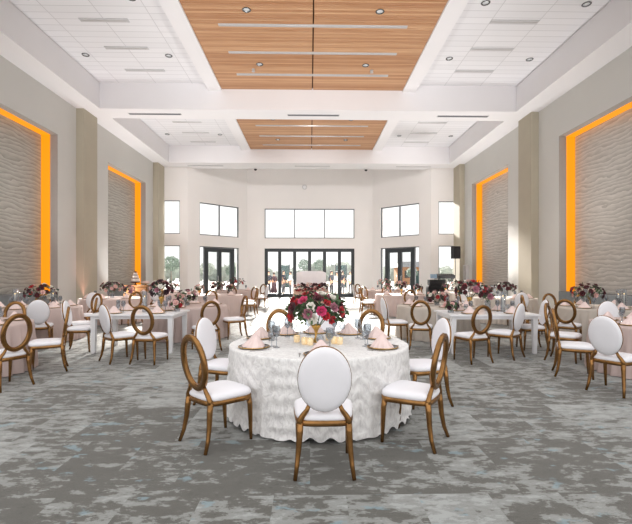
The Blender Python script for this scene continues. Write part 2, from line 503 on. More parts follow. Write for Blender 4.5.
# centre wall
c0, c1 = (-XCN, YB), (XCN, YB)
hu0, hu1 = XCN - 2.93, XCN + 2.88
bm = B(); wallbm(bm, c0, c1, 0, 8.5, [(hu0, hu1, 0.0, ZD), (hu0, hu1, ZW0, ZW1)], .3)
struct('wall_back', bm, 'farwall')
W = hu1 - hu0
frame_in(c0, c1, hu0, hu1, ZW0, ZW1, [W / 3, 2 * W / 3], .055, 'thinframe')
dr = frame_in(c0, c1, hu0, hu1, 0.0, ZD, [W * k / 6 for k in range(1, 6)], .21, 'darkframe', name='door')
for q in (W / 2 - .17, W / 2 + .17):
    bm = B(); tube(bm, [(q, -.02, .95), (q, -.07, .98), (q, -.07, 1.35), (q, -.02, 1.38)], .014)
    obj('door_handle', bm, 'alu', dr, True)
for s, nm in ((-1, 'left'), (1, 'right')):
    if s < 0: a0, a1 = (-XF, YF), (-XCN, YB)
    else: a0, a1 = (XCN, YB), (XF, YF)
    LA = math.hypot(XF - XCN, YB - YF)
    u0, u1 = (.185 * LA, .85 * LA) if s < 0 else (.15 * LA, .815 * LA)
    bm = B(); wallbm(bm, a0, a1, 0, 8.5, [(u0, u1, 0.0, ZD), (u0, u1, ZW0, ZW1)], .3)
    struct('wall_angled_' + nm, bm, 'farwall')
    w = u1 - u0
    frame_in(a0, a1, u0, u1, ZW0, ZW1, [w / 2], .055, 'thinframe')
    # sidelights and a double door
    fo = frame_in(a0, a1, u0, u1, 0.0, ZD, [w * .12, w * .88], .05, 'thinframe')
    fo2 = frame_in(a0, a1, u0 + w * .125, u0 + w * .875, 0.0, ZD - .06, [w * .375], .25, 'darkframe', name='door', inset=.03, depth=.16)
    for q in (w * .375 - .16, w * .375 + .16):
        bm = B(); tube(bm, [(q, -.02, .95), (q, -.07, .98), (q, -.07, 1.35), (q, -.02, 1.38)], .014)
        obj('door_handle', bm, 'alu', fo2, True)
    # flank
    if s < 0: f0, f1 = (-XW, YF), (-XF, YF)
    else: f0, f1 = (XF, YF), (XW, YF)
    LF = XW - XF
    u0, u1 = (.20, 1.16) if s < 0 else (LF - 1.16, LF - .20)
    bm = B(); wallbm(bm, f0, f1, 0, 8.5, [(u0, u1, .55, 3.13), (u0, u1, ZW0, ZW1)], .3)
    struct('wall_flank_' + nm, bm, 'farwall')
    frame_in(f0, f1, u0, u1, ZW0, ZW1, [], .045, 'thinframe')
    frame_in(f0, f1, u0, u1, .55, 3.13, [], .045, 'thinframe')

# ceiling fittings -------------------------------------------------
def where_ceil(x, y):
    return ('wood' if abs(x) < 3.4 else 'white tile')
bars = 0
for ci, (cname, ys) in enumerate((('front', (11.85, 13.32, 14.8)), ('rear', (19.9, 21.4, 22.9)))):
    for k, y in enumerate(ys):
        bm = B(); box(bm, OX - 2.6, OX + 2.6, y - .035, y + .035, 8.335, 8.36, .006)
        box(bm, OX - 2.6, OX + 2.6, y - .07, y + .07, 8.355, 8.37)
        o = obj('linear_diffuser', bm, 'alu'); 
        tag(o, 'thin aluminium slot across the %s wood ceiling panel, %s of three from the camera' % (cname, ('first', 'second', 'third')[k]), 'slot diffuser', 'wood ceiling slots')
        for s, sn in ((-1, 'left'), (1, 'right')):
            t = thing('ceiling_grille', 'grey flat grille in the %s %s white tile ceiling, %s of three from the camera' % (cname, sn, ('first', 'second', 'third')[k]), 'air grille', (s * 5.7, y + .1 - .08 * s, ZC), 0, 'grey ceiling grilles')
            bm = B(); box(bm, -.67, .67, -.085, .085, -.02, .0, .004); obj('frame', bm, 'greyslot', t)
            bm = B(); box(bm, -.64, .64, -.02, .02, -.03, -.018); obj('blade', bm, 'alu', t)
proto = None
def downlight(x, y, z, label, dark=True):
    global proto
    if proto is None:
        t = thing('recessed_downlight', label, 'ceiling light', (x, y, z), 0, 'recessed downlights')
        bm = B(); lathe(bm, [(.105, 0), (.118, -.012), (.108, -.022), (.085, -.018), (.08, 0)], 24, cap0=False, cap1=False); obj('ring', bm, 'chrome', t, True)
        bm = B(); lathe(bm, [(.083, -.004), (.07, -.010), (.03, -.022), (.004, -.024)], 20, cap0=False); obj('lens', bm, 'lamp', t, True)
        proto = t; return t
    c = copy_tree(proto); c.location = (x, y, z); c['label'] = label; return c
for ci, cname in enumerate(('front', 'rear')):
    for yi, yy in enumerate((11.15, 14.05)):
        y = yy + 7.9 * ci
        for s, sn in ((-1, 'left'), (1, 'right')):
            w = ('first', 'second')[yi]
            downlight(OX + s * 1.73, y, 8.36, 'round downlight in the %s wood ceiling panel, %s of the %s half' % (cname, w, sn))
            downlight(s * 4.55, y - .1, ZC, 'round downlight in the %s white ceiling, %s inner one on the %s' % (cname, w, sn))
            downlight(s * 7.2, y - .1, ZC, 'round downlight in the %s white ceiling, %s outer one on the %s' % (cname, w, sn))
for (x, sn) in ((-5.9, 'left'), (.13, 'middle'), (5.9, 'right')):
    for y, bn, mt in ((16.5, 'nearer', 'darkslot'), (24.4, 'farther', 'greyslot')):
        t = thing('air_vent', 'long slim air slot under the %s ceiling beam, %s one' % (bn, sn), 'air vent', (x, y, ZS), 0, 'beam air slots')
        bm = B(); box(bm, -1.0, 1.0, -.09, .09, -.012, 0); obj('frame', bm, 'greyslot', t)
        bm = B(); box(bm, -.97, .97, -.055, .055, -.02, -.011); obj('slot', bm, mt, t)
for s, sn in ((-1, 'left'), (1, 'right')):
    bm = B(); lathe(bm, [(.05, 0), (.06, -.03), (.03, -.06), (.035, -.075), (.0601, -.085), (.06, -.09)], 12)
    o = obj('ceiling_sprinkler', bm, 'alu', None, True); o.location = (OX + s * 1.98, 14.4, 8.362)
    tag(o, 'tiny sprinkler head beside the rear downlight, %s half of front wood ceiling' % sn, 'sprinkler', 'sprinklers')
    t = thing('dome_camera', 'small dark dome camera under the far beam edge, %s one' % sn, 'camera', (s * 3.2 + .05, 24.9, ZS + .01), 0, 'dome cameras')
    bm = B(); lathe(bm, [(.12, 0), (.13, -.05), (.11, -.07)], 16); obj('base', bm, 'ceil', t, True)
    bm = B(); lathe(bm, [(.09, -.07), (.085, -.11), (.05, -.15), (.01, -.165)], 16); obj('dome', bm, 'black', t, True)
t = thing('wall_speaker', 'small round white fitting high on the centre far wall', 'wall fitting', (-.35, YB, 7.1))
bm = B(); bmesh.ops.create_uvsphere(bm, u_segments=14, v_segments=8, radius=.12); 
for v in bm.verts: v.co.y = v.co.y * .5 - .04
obj('dome', bm, 'white_gloss', t, True)
bm = B(); tube(bm, [(0, .0, 0), (0, -.02, 0)], .16, 16); obj('base', bm, 'greyslot', t, True)
t = thing('control_panel', 'grey flat equipment cabinet fixed on the right wall near the loudspeaker', 'wall cabinet', (XW, 23.3, 0))
bm = B(); box(bm, -.16, -.001, -.2, .2, 0, 1.98, .01); obj('case', bm, 'greyslot', t)
bm = B(); box(bm, -.175, -.155, -.17, .17, .1, 1.94, .006); d_ = obj('door', bm, 'jamb', t)
bm = B(); box(bm, -.195, -.17, -.14, -.12, 1.1, 1.25, .004); obj('handle', bm, 'chrome', d_)

# ------------------------------------------------------------------ chairs
BT = math.radians(9)      # back rake
def bk(x, h, dy=0.0):     # point on the raked back plane, h above z=.47
    return Vector((x, -.215 - math.sin(BT) * h + math.cos(BT) * dy, .47 + math.cos(BT) * h + math.sin(BT) * dy))
OZ, OA, OB = .285, .205, .26   # oval centre above seat, half width, half height
def oval(k, n, a, b):
    t = 2 * PI * k / n
    return a * math.cos(t), OZ + b * math.sin(t)
def ring_mesh(wid, dep, name, m, n=40):
    bm = B(); prof = [(-wid / 2, -dep * .32), (-wid / 2, dep * .32), (-wid * .3, dep / 2), (wid * .3, dep / 2), (wid / 2, dep * .32), (wid / 2, -dep * .32), (wid * .3, -dep / 2), (-wid * .3, -dep / 2)]
    rings = []
    for k in range(n):
        r = []
        for (pr, pd) in prof:
            x, h = oval(k, n, OA - wid / 2 + pr, OB - wid / 2 + pr)
            r.append(bm.verts.new(bk(x, h, pd)))
        rings.append(r)
    q = len(prof)
    for i in range(n):
        a, b = rings[i], rings[(i + 1) % n]
        for k in range(q): bm.faces.new((a[k], a[(k + 1) % q], b[(k + 1) % q], b[k]))
    return mesh(bm, name, m, True)
def pad_mesh():
    bm = B(); n = 36; rs = []
    for (s, dy) in ((.03, .047), (.5, .045), (.8, .038), (.93, .026), (.975, .01), (.975, -.01), (.93, -.026), (.8, -.038), (.5, -.045), (.03, -.047)):
        rs.append([bk(*oval(k, n, (OA - .003) * s / .975, (OB - .003) * s / .975), dy) for k in range(n)])
    stack(bm, rs); return mesh(bm, 'backrest_pad', 'white_vinyl', True)
def seat_outline(s, n=48):
    pts = []
    for k in range(n):
        t = 2 * PI * k / n
        c, q = math.cos(t), math.sin(t)
        e = .42
        x = math.copysign(abs(c) ** e, c); y = math.copysign(abs(q) ** e, q)
        wx = (.235 + .02 * y) if True else 0
        y2 = y * .225 + (.02 * (1 - x * x) if y > 0 else -.01 * (1 - x * x))
        pts.append((x * wx * s, y2 * s))
    return pts
def seat_mesh():
    bm = B(); rs = []
    for s, z in ((.97, .425), (1.0, .44), (1.0, .455), (.97, .472), (.88, .486), (.7, .494), (.4, .498), (.05, .499)):
        rs.append([(x, y, z) for x, y in seat_outline(s)])
    stack(bm, rs); return mesh(bm, 'seat', 'white_vinyl', True)
def frame_mesh():
    bm = B(); rs = []
    for s, z in ((.90, .378), (1.0, .385), (1.015, .40), (1.015, .424), (.97, .43)):
        rs.append([(x, y, z) for x, y in seat_outline(s)])
    stack(bm, rs); return mesh(bm, 'seat_frame', 'gold', True)
def legs_mesh():
    r = {}
    for s in (-1, 1):
        bm = B()
        tube(bm, [(s * .205, .185, .40), (s * .212, .195, .33), (s * .213, .20, .2), (s * .211, .205, .08), (s * .210, .21, 0)], [.027, .025, .021, .017, .015], 8)
        r['f%d' % s] = mesh(bm, 'front_leg', 'gold', True)
        bm = B()
        tube(bm, [(s * .185, -.205, .42), (s * .188, -.215, .34), (s * .196, -.225, .22), (s * .208, -.245, .10), (s * .222, -.28, 0)], [.027, .027, .023, .019, .016], 8)
        r['r%d' % s] = mesh(bm, 'rear_leg', 'gold', True)
        bm = B()
        p = [bk(s * .118, OZ - OB * .80), bk(s * .135, .035), bk(s * .165, -.005), Vector((s * .185, -.21, .43)), Vector((s * .186, -.208, .395))]
        tube(bm, p, [.016, .019, .022, .025, .026], 8)
        r['s%d' % s] = mesh(bm, 'stile', 'gold', True)
    return r
ME = dict(ring=ring_mesh(.058, .044, 'backrest_ring', 'gold'), rim=ring_mesh(.014, .022, 'backrest_rim', 'gold'), pad=pad_mesh(), seat=seat_mesh(), frame=frame_mesh(), **legs_mesh())
def make_chair(kind):
    t = thing('oval_back_chair', '', 'chair', (0, 0, 0), 0, 'oval back banquet chairs')
    if kind == 'P':
        b_ = obj('backrest', ME['pad'], '', t); obj('rim', ME['rim'], '', b_)
    else:
        obj('backrest', ME['ring'], '', t)
    obj('seat', ME['seat'], '', t); obj('seat_frame', ME['frame'], '', t)
    for s in (-1, 1):
        obj('leg', ME['f%d' % s], '', t); obj('leg', ME['r%d' % s], '', t); obj('stile', ME['s%d' % s], '', t)
    return t
used = {}
KN = {'P': 'white padded oval-back chair', 'R': 'gold open-ring chair'}
def chair(kind, X, d, dx, dy, where):
    l = math.hypot(dx, dy); dx /= l; dy /= l
    x, y = Rm(X, d)
    x += dx * .27; y += dy * .27
    if kind not in used:
        c = used[kind] = make_chair(kind)
    else: c = copy_tree(used[kind])
    c.location = (x, y, 0); c.rotation_euler = (0, 0, math.atan2(dy, dx) - PI / 2)
    c['label'] = KN[kind] + ' ' + where
    c['group'] = 'white padded oval-back chairs' if kind == 'P' else 'gold oval-ring chairs'
    return c

# table references
T = {
 'F': 'lace-clothed front table',
 'L1': 'table at left frame edge',
 'L2': 'table by left amber niche',
 'L3': 'left white rectangular table',
 'L4': 'table behind left white table',
 'L5': 'third-row left aisle table',
 'L6': 'table by the left pillar',
 'L7': 'left aisle table nearest doors',
 'L8': 'table before the cake stand',
 'R1': 'table at right frame edge',
 'R2': 'table by right amber niche',
 'R3': 'right white rectangular table',
 'R4': 'table behind right white table',
 'R5': 'third-row right aisle table',
 'R6': 'table by the right pillar',
 'R7': 'right aisle table nearest doors',
 'R8': 'table before the black loudspeaker',
}
POS = {
 'F': (.10, 4.9), 'L1': (-5.45, 6.72), 'L2': (-6.4, 10.05), 'L4': (-3.0, 10.5), 'L5': (-3.4, 15.6), 'L6': (-6.3, 13.7), 'L7': (-3.4, 19.8), 'L8': (-6.0, 17.4),
 'R1': (5.5, 6.75), 'R2': (6.75, 10.0), 'R4': (3.1, 10.5), 'R5': (3.4, 16.0), 'R6': (6.2, 13.7), 'R7': (3.5, 20.2), 'R8': (6.0, 17.4),
}
CH = [
 ('P', .11, 3.22, 0, 1, 'in front, back turned, at the lace-clothed front table'),
 ('R', 1.18, 3.88, -.85, .53, 'at the near right of the lace-clothed front table'),
 ('P', 1.60, 5.2, -.95, -.2, 'at the far right of the lace-clothed front table'),
 ('R', .92, 6.45, -.4, -.9, 'behind the lace-clothed front table, right of the bouquet'),
 ('P', .2, 6.75, 0, -1, 'hidden behind the bouquet of the lace-clothed front table'),
 ('R', -.46, 6.45, .35, -.93, 'behind the lace-clothed front table, left of the bouquet'),
 ('P', -1.28, 5.25, .94, -.33, 'at the far left of the lace-clothed front table'),
 ('R', -1.04, 3.82, .71, .70, 'at the near left of the lace-clothed front table'),
 ('R', -3.92, 5.76, -.92, .38, 'nearest the left frame edge, back turned'),
 ('R', -3.93, 6.95, -.87, -.46, 'seen edge-on at the right of the %s' % T['L1']),
 ('R', -5.66, 8.25, .1, -1, 'facing the camera across the %s' % T['L1']),
 ('P', -5.55, 8.78, -.45, .88, 'turned to the %s' % T['L2']),
 ('R', -4.74, 9.5, -.9, -.4, 'seen edge-on at the right of the %s' % T['L2']),
 ('R', -7.1, 11.45, .5, -.86, 'at the far left of the %s' % T['L2']),
 ('R', -5.7, 11.5, -.4, -.9, 'at the far right of the %s' % T['L2']),
 ('P', -3.54, 7.42, .68, .73, 'angled at the %s' % T['L3']),
 ('R', -2.83, 7.25, .15, 1, 'square to the %s' % T['L3']),
 ('P', -4.82, 8.5, 1, .2, 'at the left end of the %s' % T['L3']),
 ('R', -1.95, 8.45, -.55, .84, 'near the %s' % T['L4']),
 ('R', -1.58, 10.4, -.88, -.47, 'at the right of the %s' % T['L4']),
 ('R', -3.18, 13.85, -.05, 1, 'in front of the %s' % T['L5']),
 ('R', -1.9, 15.4, -1, .1, 'at the right of the %s' % T['L5']),
 ('R', -2.2, 17.0, -.7, -.7, 'at the far right of the %s' % T['L5']),
 ('P', -1.92, 19.2, -1, .25, 'at the right of the %s' % T['L7']),
 ('R', -3.3, 18.2, -.05, 1, 'in front of the %s' % T['L7']),
 ('R', -2.3, 21.1, -.6, -.8, 'at the far right of the %s' % T['L7']),
 ('P', -6.15, 12.2, -.05, 1, 'in front of the %s' % T['L6']),
 ('R', -5.15, 12.7, -.7, .7, 'at the near right of the %s' % T['L6']),
 ('R', -4.8, 14.0, -1, -.1, 'at the right of the %s' % T['L6']),
 ('R', -4.45, 17.3, -1, 0, 'at the right of the %s' % T['L8']),
 ('P', -5.7, 15.9, -.15, 1, 'in front of the %s' % T['L8']),
 ('P', 3.77, 5.50, .86, .5, 'nearest the right frame edge, back turned'),
 ('R', 3.76, 6.62, .9, -.42, 'seen edge-on at the left of the %s' % T['R1']),
 ('R', 4.32, 7.8, .74, -.67, 'at the far left of the %s' % T['R1']),
 ('P', 5.72, 8.25, -.1, -1, 'facing the camera across the %s' % T['R1']),
 ('R', 5.28, 8.9, .65, .76, 'turned to the %s' % T['R2']),
 ('R', 5.32, 10.75, 1, -.3, 'at the left of the %s' % T['R2']),
 ('R', 6.4, 11.5, .1, -1, 'at the far left of the %s' % T['R2']),
 ('R', 7.25, 11.45, -.3, -.95, 'at the far right of the %s' % T['R2']),
 ('R', 2.93, 7.32, -.3, .95, 'square to the %s' % T['R3']),
 ('P', 3.77, 7.75, -.66, .75, 'angled at the %s' % T['R3']),
 ('P', 4.78, 8.75, -1, .12, 'at the right end of the %s' % T['R3']),
 ('R', 2.22, 8.62, .25, .97, 'near the %s' % T['R4']),
 ('P', 1.66, 9.65, .97, .12, 'at the left of the %s' % T['R4']),
 ('R', 3.3, 14.2, 0, 1, 'in front of the %s' % T['R5']),
 ('R', 1.85, 15.9, 1, .1, 'at the left of the %s' % T['R5']),
 ('R', 2.2, 17.4, .7, -.7, 'at the far left of the %s' % T['R5']),
 ('P', 2.02, 20.0, 1, .1, 'at the left of the %s' % T['R7']),
 ('R', 3.3, 18.6, .05, 1, 'in front of the %s' % T['R7']),
 ('R', 2.4, 21.6, .6, -.8, 'at the far left of the %s' % T['R7']),
 ('P', 6.0, 12.2, .1, 1, 'in front of the %s' % T['R6']),
 ('R', 4.75, 13.8, 1, 0, 'at the left of the %s' % T['R6']),
 ('R', 4.45, 17.3, 1, 0, 'at the left of the %s' % T['R8']),
 ('P', 5.7, 15.9, .15, 1, 'in front of the %s' % T['R8']),
]
for c in CH: chair(*c)

# ------------------------------------------------------------------ tables
def cloth_mesh(r, h, folds, amp, flare, name, m, ruffle=0.0, seed=1, nv=22):
    rnd = random.Random(seed)
    n = 240
    ph = [rnd.uniform(0, 6.28) for _ in range(5)]
    am = [rnd.uniform(.5, 1.0) for _ in range(64)]
    bm = B(); rs = []
    for rr in (.02, .35, .7, .93, .985):
        rs.append([(r * rr * math.cos(2 * PI * k / n), r * rr * math.sin(2 * PI * k / n), h) for k in range(n)])
    for j in range(nv + 1):
        s = j / nv
        row = []
        for k in range(n):
            a = 2 * PI * k / n
            w = folds * a + .9 * math.sin(3 * a + ph[0]) + .6 * math.sin(5 * a + ph[1])
            f = math.sin(w) * .7 + .3 * math.sin(2 * w + ph[2])
            g = .65 + .35 * math.sin(4 * a + ph[3])
            rad = r + flare * s ** .8 + amp * g * f * min(1, s * 1.6) ** 1.2
            if ruffle: rad += ruffle * math.sin(46 * s * h + 1.6 * math.sin(22 * a + ph[4]) + 5 * math.sin(9 * a)) * min(1, s * 5) 
            z = h - .012 - (h - .022) * s
            if j == 0: rad = r; z = h - .006
            if ruffle and s > .8: z += .028 * (s - .8) / .2 * (1 + math.sin(w + 1.3)) * (.6 + .4 * math.sin(7 * a))
            row.append((rad * math.cos(a), rad * math.sin(a), max(z, .006)))
        rs.append(row)
    stack(bm, rs, True, False)
    me = mesh(bm, name, m, True)
    return me
tblmesh = {}
def round_table(key, r, m, label, clabel, seed):
    X, d = POS[key]; x, y = Rm(X, d)
    t = thing('banquet_table', label, 'table', (x, y, 0), 0, 'round banquet tables')
    if 'top' + str(r) not in tblmesh:
        bm = B(); lathe(bm, [(r - .05, .718), (r - .03, .722), (r - .03, .744), (r - .05, .748)], 48); tblmesh['top' + str(r)] = mesh(bm, 'tabletop', 'walnut')
        bm = B(); lathe(bm, [(.3, 0), (.3, .02), (.06, .06), (.05, .3), (.06, .68), (.25, .718)], 20); tblmesh['ped' + str(r)] = mesh(bm, 'pedestal', 'black', True)
    obj('tabletop', tblmesh['top' + str(r)], '', t); obj('pedestal', tblmesh['ped' + str(r)], '', t)
    ck = (r, m, seed % 3)
    if ck not in tblmesh:
        if m == 'lace': tblmesh[ck] = cloth_mesh(r, .76, 38, .020, .02, 'tablecloth', m, ruffle=.007, seed=seed, nv=46)
        else: tblmesh[ck] = cloth_mesh(r, .76, 32, .055, .045, 'tablecloth', m, seed=seed)
    o = obj('tablecloth', tblmesh[ck], '')
    o.location = (x, y, 0); tag(o, clabel, 'tablecloth', 'round tablecloths')
    return (x, y)
RR = .95
order = ['L1', 'L2', 'L4', 'L5', 'L6', 'L7', 'L8', 'R1', 'R2', 'R4', 'R5', 'R6', 'R7', 'R8']
CENTER = {}
CENTER['F'] = round_table('F', 1.0, 'lace', 'round table hidden under the white lace cloth in front', 'white ruffled lace cloth draped to the carpet over the front table', 1)
for i, k in enumerate(order):
    m = 'pinkcloth' if k[0] == 'L' or k in ('R1', 'R5', 'R7') else 'creamcloth'
    cn = 'blush pink' if m == 'pinkcloth' else 'pale champagne'
    CENTER[k] = round_table(k, RR, m, 'round table under a %s cloth: the %s' % (cn, T[k]), 'pleated %s floor-length cloth on the %s' % (cn, T[k]), i)
def rect_table(key, x0, x1, d0, d1):
    xc, yc = Rm((x0 + x1) / 2, (d0 + d1) / 2); w = (x1 - x0) / 2; dd = (d1 - d0) / 2
    t = thing('rectangular_table', 'glossy ' + T[key] + ', uncovered', 'table', (xc, yc, 0), 0, 'white rectangular tables')
    bm = B(); box(bm, -w, w, -dd, dd, .722, .76, .008); obj('tabletop', bm, 'white_gloss', t)
    bm = B(); e = .05
    box(bm, -w + e, w - e, -dd + e, -dd + e + .025, .665, .722); box(bm, -w + e, w - e, dd - e - .025, dd - e, .665, .722)
    box(bm, -w + e, -w + e + .025, -dd + e + .025, dd - e - .025, .665, .722); box(bm, w - e - .025, w - e, -dd + e + .025, dd - e - .025, .665, .722)
    obj('apron', bm, 'white_gloss', t)
    for sx in (-1, 1):
        for sy in (-1, 1):
            bm = B(); lx, ly = sx * (w - .09), sy * (dd - .09)
            stack(bm, [[(lx + a * q, ly + b * q, z) for a, b in ((-1, -1), (1, -1), (1, 1), (-1, 1))] for q, z in ((.028, 0), (.034, .02), (.034, .1), (.045, .6), (.045, .722))])
            obj('leg', bm, 'white_gloss', t)
    CENTER[key] = (xc, yc)
rect_table('L3', -4.25, -2.6, 8.2, 9.3)
rect_table('R3', 2.65, 4.4, 8.15, 9.25)

# ------------------------------------------------------------------ tableware
def mk(fn):
    bm = B(); fn(bm); return bm
ch_body = mesh(mk(lambda b: lathe(b, [(.10, 0), (.115, .002), (.155, .012), (.163, .013), (.155, .017), (.115, .008), (.02, .006)], 32)), 'charger', 'charger', True)
ch_rim = mesh(mk(lambda b: lathe(b, [(.158, .011), (.166, .013), (.166, .017), (.158, .0185)], 32, cap0=False, cap1=False)), 'rim', 'goldbright', True)
def napkin_bm(b):
    # soft pleated pyramid: a ridge at the top, pleats spreading to the base
    n = 24; rows = []
    for t, z in ((1.0, 0), (.97, .006), (.52, .07), (.16, .122), (.03, .13)):
        row = []
        for k in range(n):
            a = 2 * PI * k / n
            sq = 1.0 + .10 * math.cos(3 * a)
            pl = 1.0 if k % 2 == 0 else (.90 if t > .4 else .97)
            rr = .135 * t * sq * pl
            row.append((rr * math.cos(a) + .004 * (1 - t), rr * .92 * math.sin(a) + .02 * (1 - t), z + (.004 if k % 2 and z > .05 else 0)))
        rows.append(row)
    stack(b, rows)
nap = mesh(mk(napkin_bm), 'napkin', 'napkin')
gob_bowl = mesh(mk(lambda b: lathe(b, [(.006, .105), (.022, .115), (.038, .14), (.043, .17), (.042, .2), (.036, .235), (.0345, .235), (.0405, .2), (.0415, .17), (.036, .142), (.02, .12), (.004, .112)], 16, cap0=False, cap1=False)), 'bowl', 'smoke', True)
gob_stem = mesh(mk(lambda b: lathe(b, [(.036, 0), (.036, .003), (.012, .008), (.006, .02), (.005, .06), (.009, .075), (.005, .085), (.006, .106)], 12)), 'stem', 'smoke', True)
tum_bowl = mesh(mk(lambda b: lathe(b, [(.005, .075), (.03, .085), (.041, .11), (.04, .14), (.034, .165), (.0325, .165), (.0385, .14), (.0395, .112), (.029, .088), (.004, .08)], 16, cap0=False, cap1=False)), 'bowl', 'glass', True)
tum_stem = mesh(mk(lambda b: lathe(b, [(.034, 0), (.034, .003), (.01, .007), (.005, .02), (.005, .075)], 12)), 'stem', 'glass', True)
def fork_bm(b):
    box(b, -.004, .004, -.1, .03, .001, .004); box(b, -.011, .011, .03, .05, .001, .004)
    for k in range(4): box(b, -.011 + k * .0062, -.0075 + k * .0062, .05, .095, .001, .004)
fork = mesh(mk(fork_bm), 'fork', 'silver')
def knife_bm(b):
    box(b, -.005, .005, -.11, 0, .001, .006, .001)
    stack(b, [[(-.006, 0, .001), (.006, 0, .001), (.006, 0, .004), (-.006, 0, .004)], [(-.009, .06, .001), (.006, .06, .001), (.006, .06, .004), (-.009, .06, .004)], [(.002, .12, .001), (.006, .12, .001), (.006, .12, .003), (.002, .12, .003)]])
knife = mesh(mk(knife_bm), 'knife', 'silver')
votive_cup = mesh(mk(lambda b: lathe(b, [(.028, 0), (.034, .01), (.038, .05), (.036, .075), (.033, .075), (.034, .05), (.03, .015), (.005, .012)], 14, cap1=True)), 'cup', 'amberglass', True)
votive_wax = mesh(mk(lambda b: lathe(b, [(.028, .02), (.031, .045), (.002, .046)], 12)), 'wax', 'wax', True)
flame_me = mesh(mk(lambda b: lathe(b, [(.001, 0), (.006, .008), (.005, .016), (.0008, .03)], 8)), 'flame', 'flame', True)
protos = {}
def place(kind, builder, loc, rz, label, cat, group):
    if kind not in protos: t = protos[kind] = builder()
    else: t = copy_tree(protos[kind])
    t.location = loc; t.rotation_euler = (0, 0, rz); tag(t, label, cat, group); return t
def b_charger():
    t = thing('charger_plate', '', 'plate'); obj('plate', ch_body, '', t); obj('rim', ch_rim, '', t); return t
def b_napkin():
    o = obj('folded_napkin', nap, ''); return o
def b_goblet():
    t = thing('water_goblet', '', 'glass'); obj('bowl', gob_bowl, '', t); obj('stem', gob_stem, '', t); return t
def b_wine():
    t = thing('wine_glass', '', 'glass'); obj('bowl', tum_bowl, '', t); obj('stem', tum_stem, '', t); return t
def b_fork(): return obj('fork', fork, '')
def b_knife(): return obj('knife', knife, '')
def b_votive():
    t = thing('votive_candle', '', 'candle'); c = obj('cup', votive_cup, '', t); w = obj('wax', votive_wax, '', t)
    f = obj('flame', flame_me, '', w); f.location = (0, 0, .045); return t
Z0 = .762
def setting(key, ang, r, posn, full=False, rect=None, glasses=1):
    cx, cy = CENTER[key]
    if rect is None:
        a = math.radians(ang); ux, uy = math.cos(a), math.sin(a); px, py = cx + ux * r, cy + uy * r
    else:
        ux, uy, px, py = rect
    rz = math.atan2(uy, ux) + PI / 2        # local -Y points outward (to the diner)
    tx, ty = -uy, ux
    w = '%s place of the %s' % (posn, T[key])
    def at(out, side): return (px + ux * out + tx * side, py + uy * out + ty * side, Z0)
    place('charger', b_charger, at(0, 0), rz, 'black charger with gold rim, %s' % w, 'plate', 'charger plates')
    p = at(0, 0); place('napkin', b_napkin, (p[0], p[1], Z0 + .012), rz, 'pink folded napkin, %s' % w, 'napkin', 'pink folded napkins')
    place('goblet', b_goblet, at(-.215, .10), rz, 'tall smoky goblet, %s' % w, 'glass', 'smoky goblets')
    if glasses > 1: place('wine', b_wine, at(-.20, -.0), rz, 'short clear wine glass, %s' % w, 'glass', 'clear wine glasses')
    if full:
        place('fork', b_fork, at(0, -.20), rz, 'silver fork, %s' % w, 'fork', 'forks')
        place('knife', b_knife, at(0, .20), rz, 'silver knife, %s' % w, 'knife', 'knives')
for a, nm in ((-90, 'nearest'), (-30, 'near right'), (22, 'middle right'), (58, 'far right'), (92, 'farthest'), (122, 'far left'), (156, 'middle left'), (206, 'near left')):
    setting('F', a, .77, nm, True, glasses=2)
S8 = [(-90, 'nearest'), (-30, 'near right'), (30, 'far right'), (90, 'farthest'), (150, 'far left'), (210, 'near left')]
for k in order:
    X, d = POS[k]
    for a, nm in S8:
        if d > 12 and a in (90, 30, 150): continue
        if k in ('L1',) and a in (150, 210): continue
        if k in ('R1',) and a in (30, -30): continue
        off = {'L1': 12, 'R1': 170 - 180}.get(k, 0)
        setting(k, a + off, .70, nm, glasses=2 if d < 8 else 1)
for k in ('L3', 'R3'):
    cx, cy = CENTER[k]
    for dx, nm in ((-.42, 'front left'), (.42, 'front right')):
        setting(k, 0, 0, nm, rect=(0, -1, cx + dx, cy - .33), glasses=2)
        setting(k, 0, 0, nm.replace('front', 'back'), rect=(0, 1, cx + dx, cy + .33), glasses=1)

# ------------------------------------------------------------------ flowers
def rose_bm(b, s=1.0, seed=0):
    rnd = random.Random(seed)
    layers = [(4, .20, .42, 1.35), (5, .42, .46, 1.05), (6, .66, .50, .75), (7, .9, .52, .40)]
    for li, (n, r, w, tilt) in enumerate(layers):
        for k in range(n):
            a = 2 * PI * k / n + li * .7 + rnd.uniform(-.15, .15)
            u = Vector((math.cos(a), math.sin(a), 0)); v = Vector((-math.sin(a), math.cos(a), 0))
            rows = []
            for j, (h, rr, ww) in enumerate(((-.25, .12, .3), (.15, .72, .95), (.52, 1.0, 1.0), (.74, 1.12, .6))):
                hh = h * (1.05 - .16 * li) ; rad = r * rr + .05
                if j == 3: rad += .06 * li
                row = []
                for q in (-1, 0, 1):
                    bend = .0 if q == 0 else -.16 * r
                    p = u * (rad + bend) + v * (q * w * ww * (.55 + .5 * r)) + Vector((0, 0, hh + (0.0 if q == 0 else -.05)))
                    row.append(b.verts.new(p * s))
                rows.append(row)
            for r0, r1 in zip(rows, rows[1:]):
                for q in range(2): b.faces.new((r0[q], r0[q + 1], r1[q + 1], r1[q]))
    # closed heart
    c = bmesh.ops.create_uvsphere(b, u_segments=8, v_segments=6, radius=.30 * s)
    for v_ in c['verts']: v_.co.z = v_.co.z * 1.2 + .32 * s
ROSE = {}
def rose(color):
    if color not in ROSE:
        bm = B(); rose_bm(bm, .05, hash(color) % 7 if False else len(ROSE)); ROSE[color] = mesh(bm, 'rose_' + color, 'f_' + color, True)
    return ROSE[color]
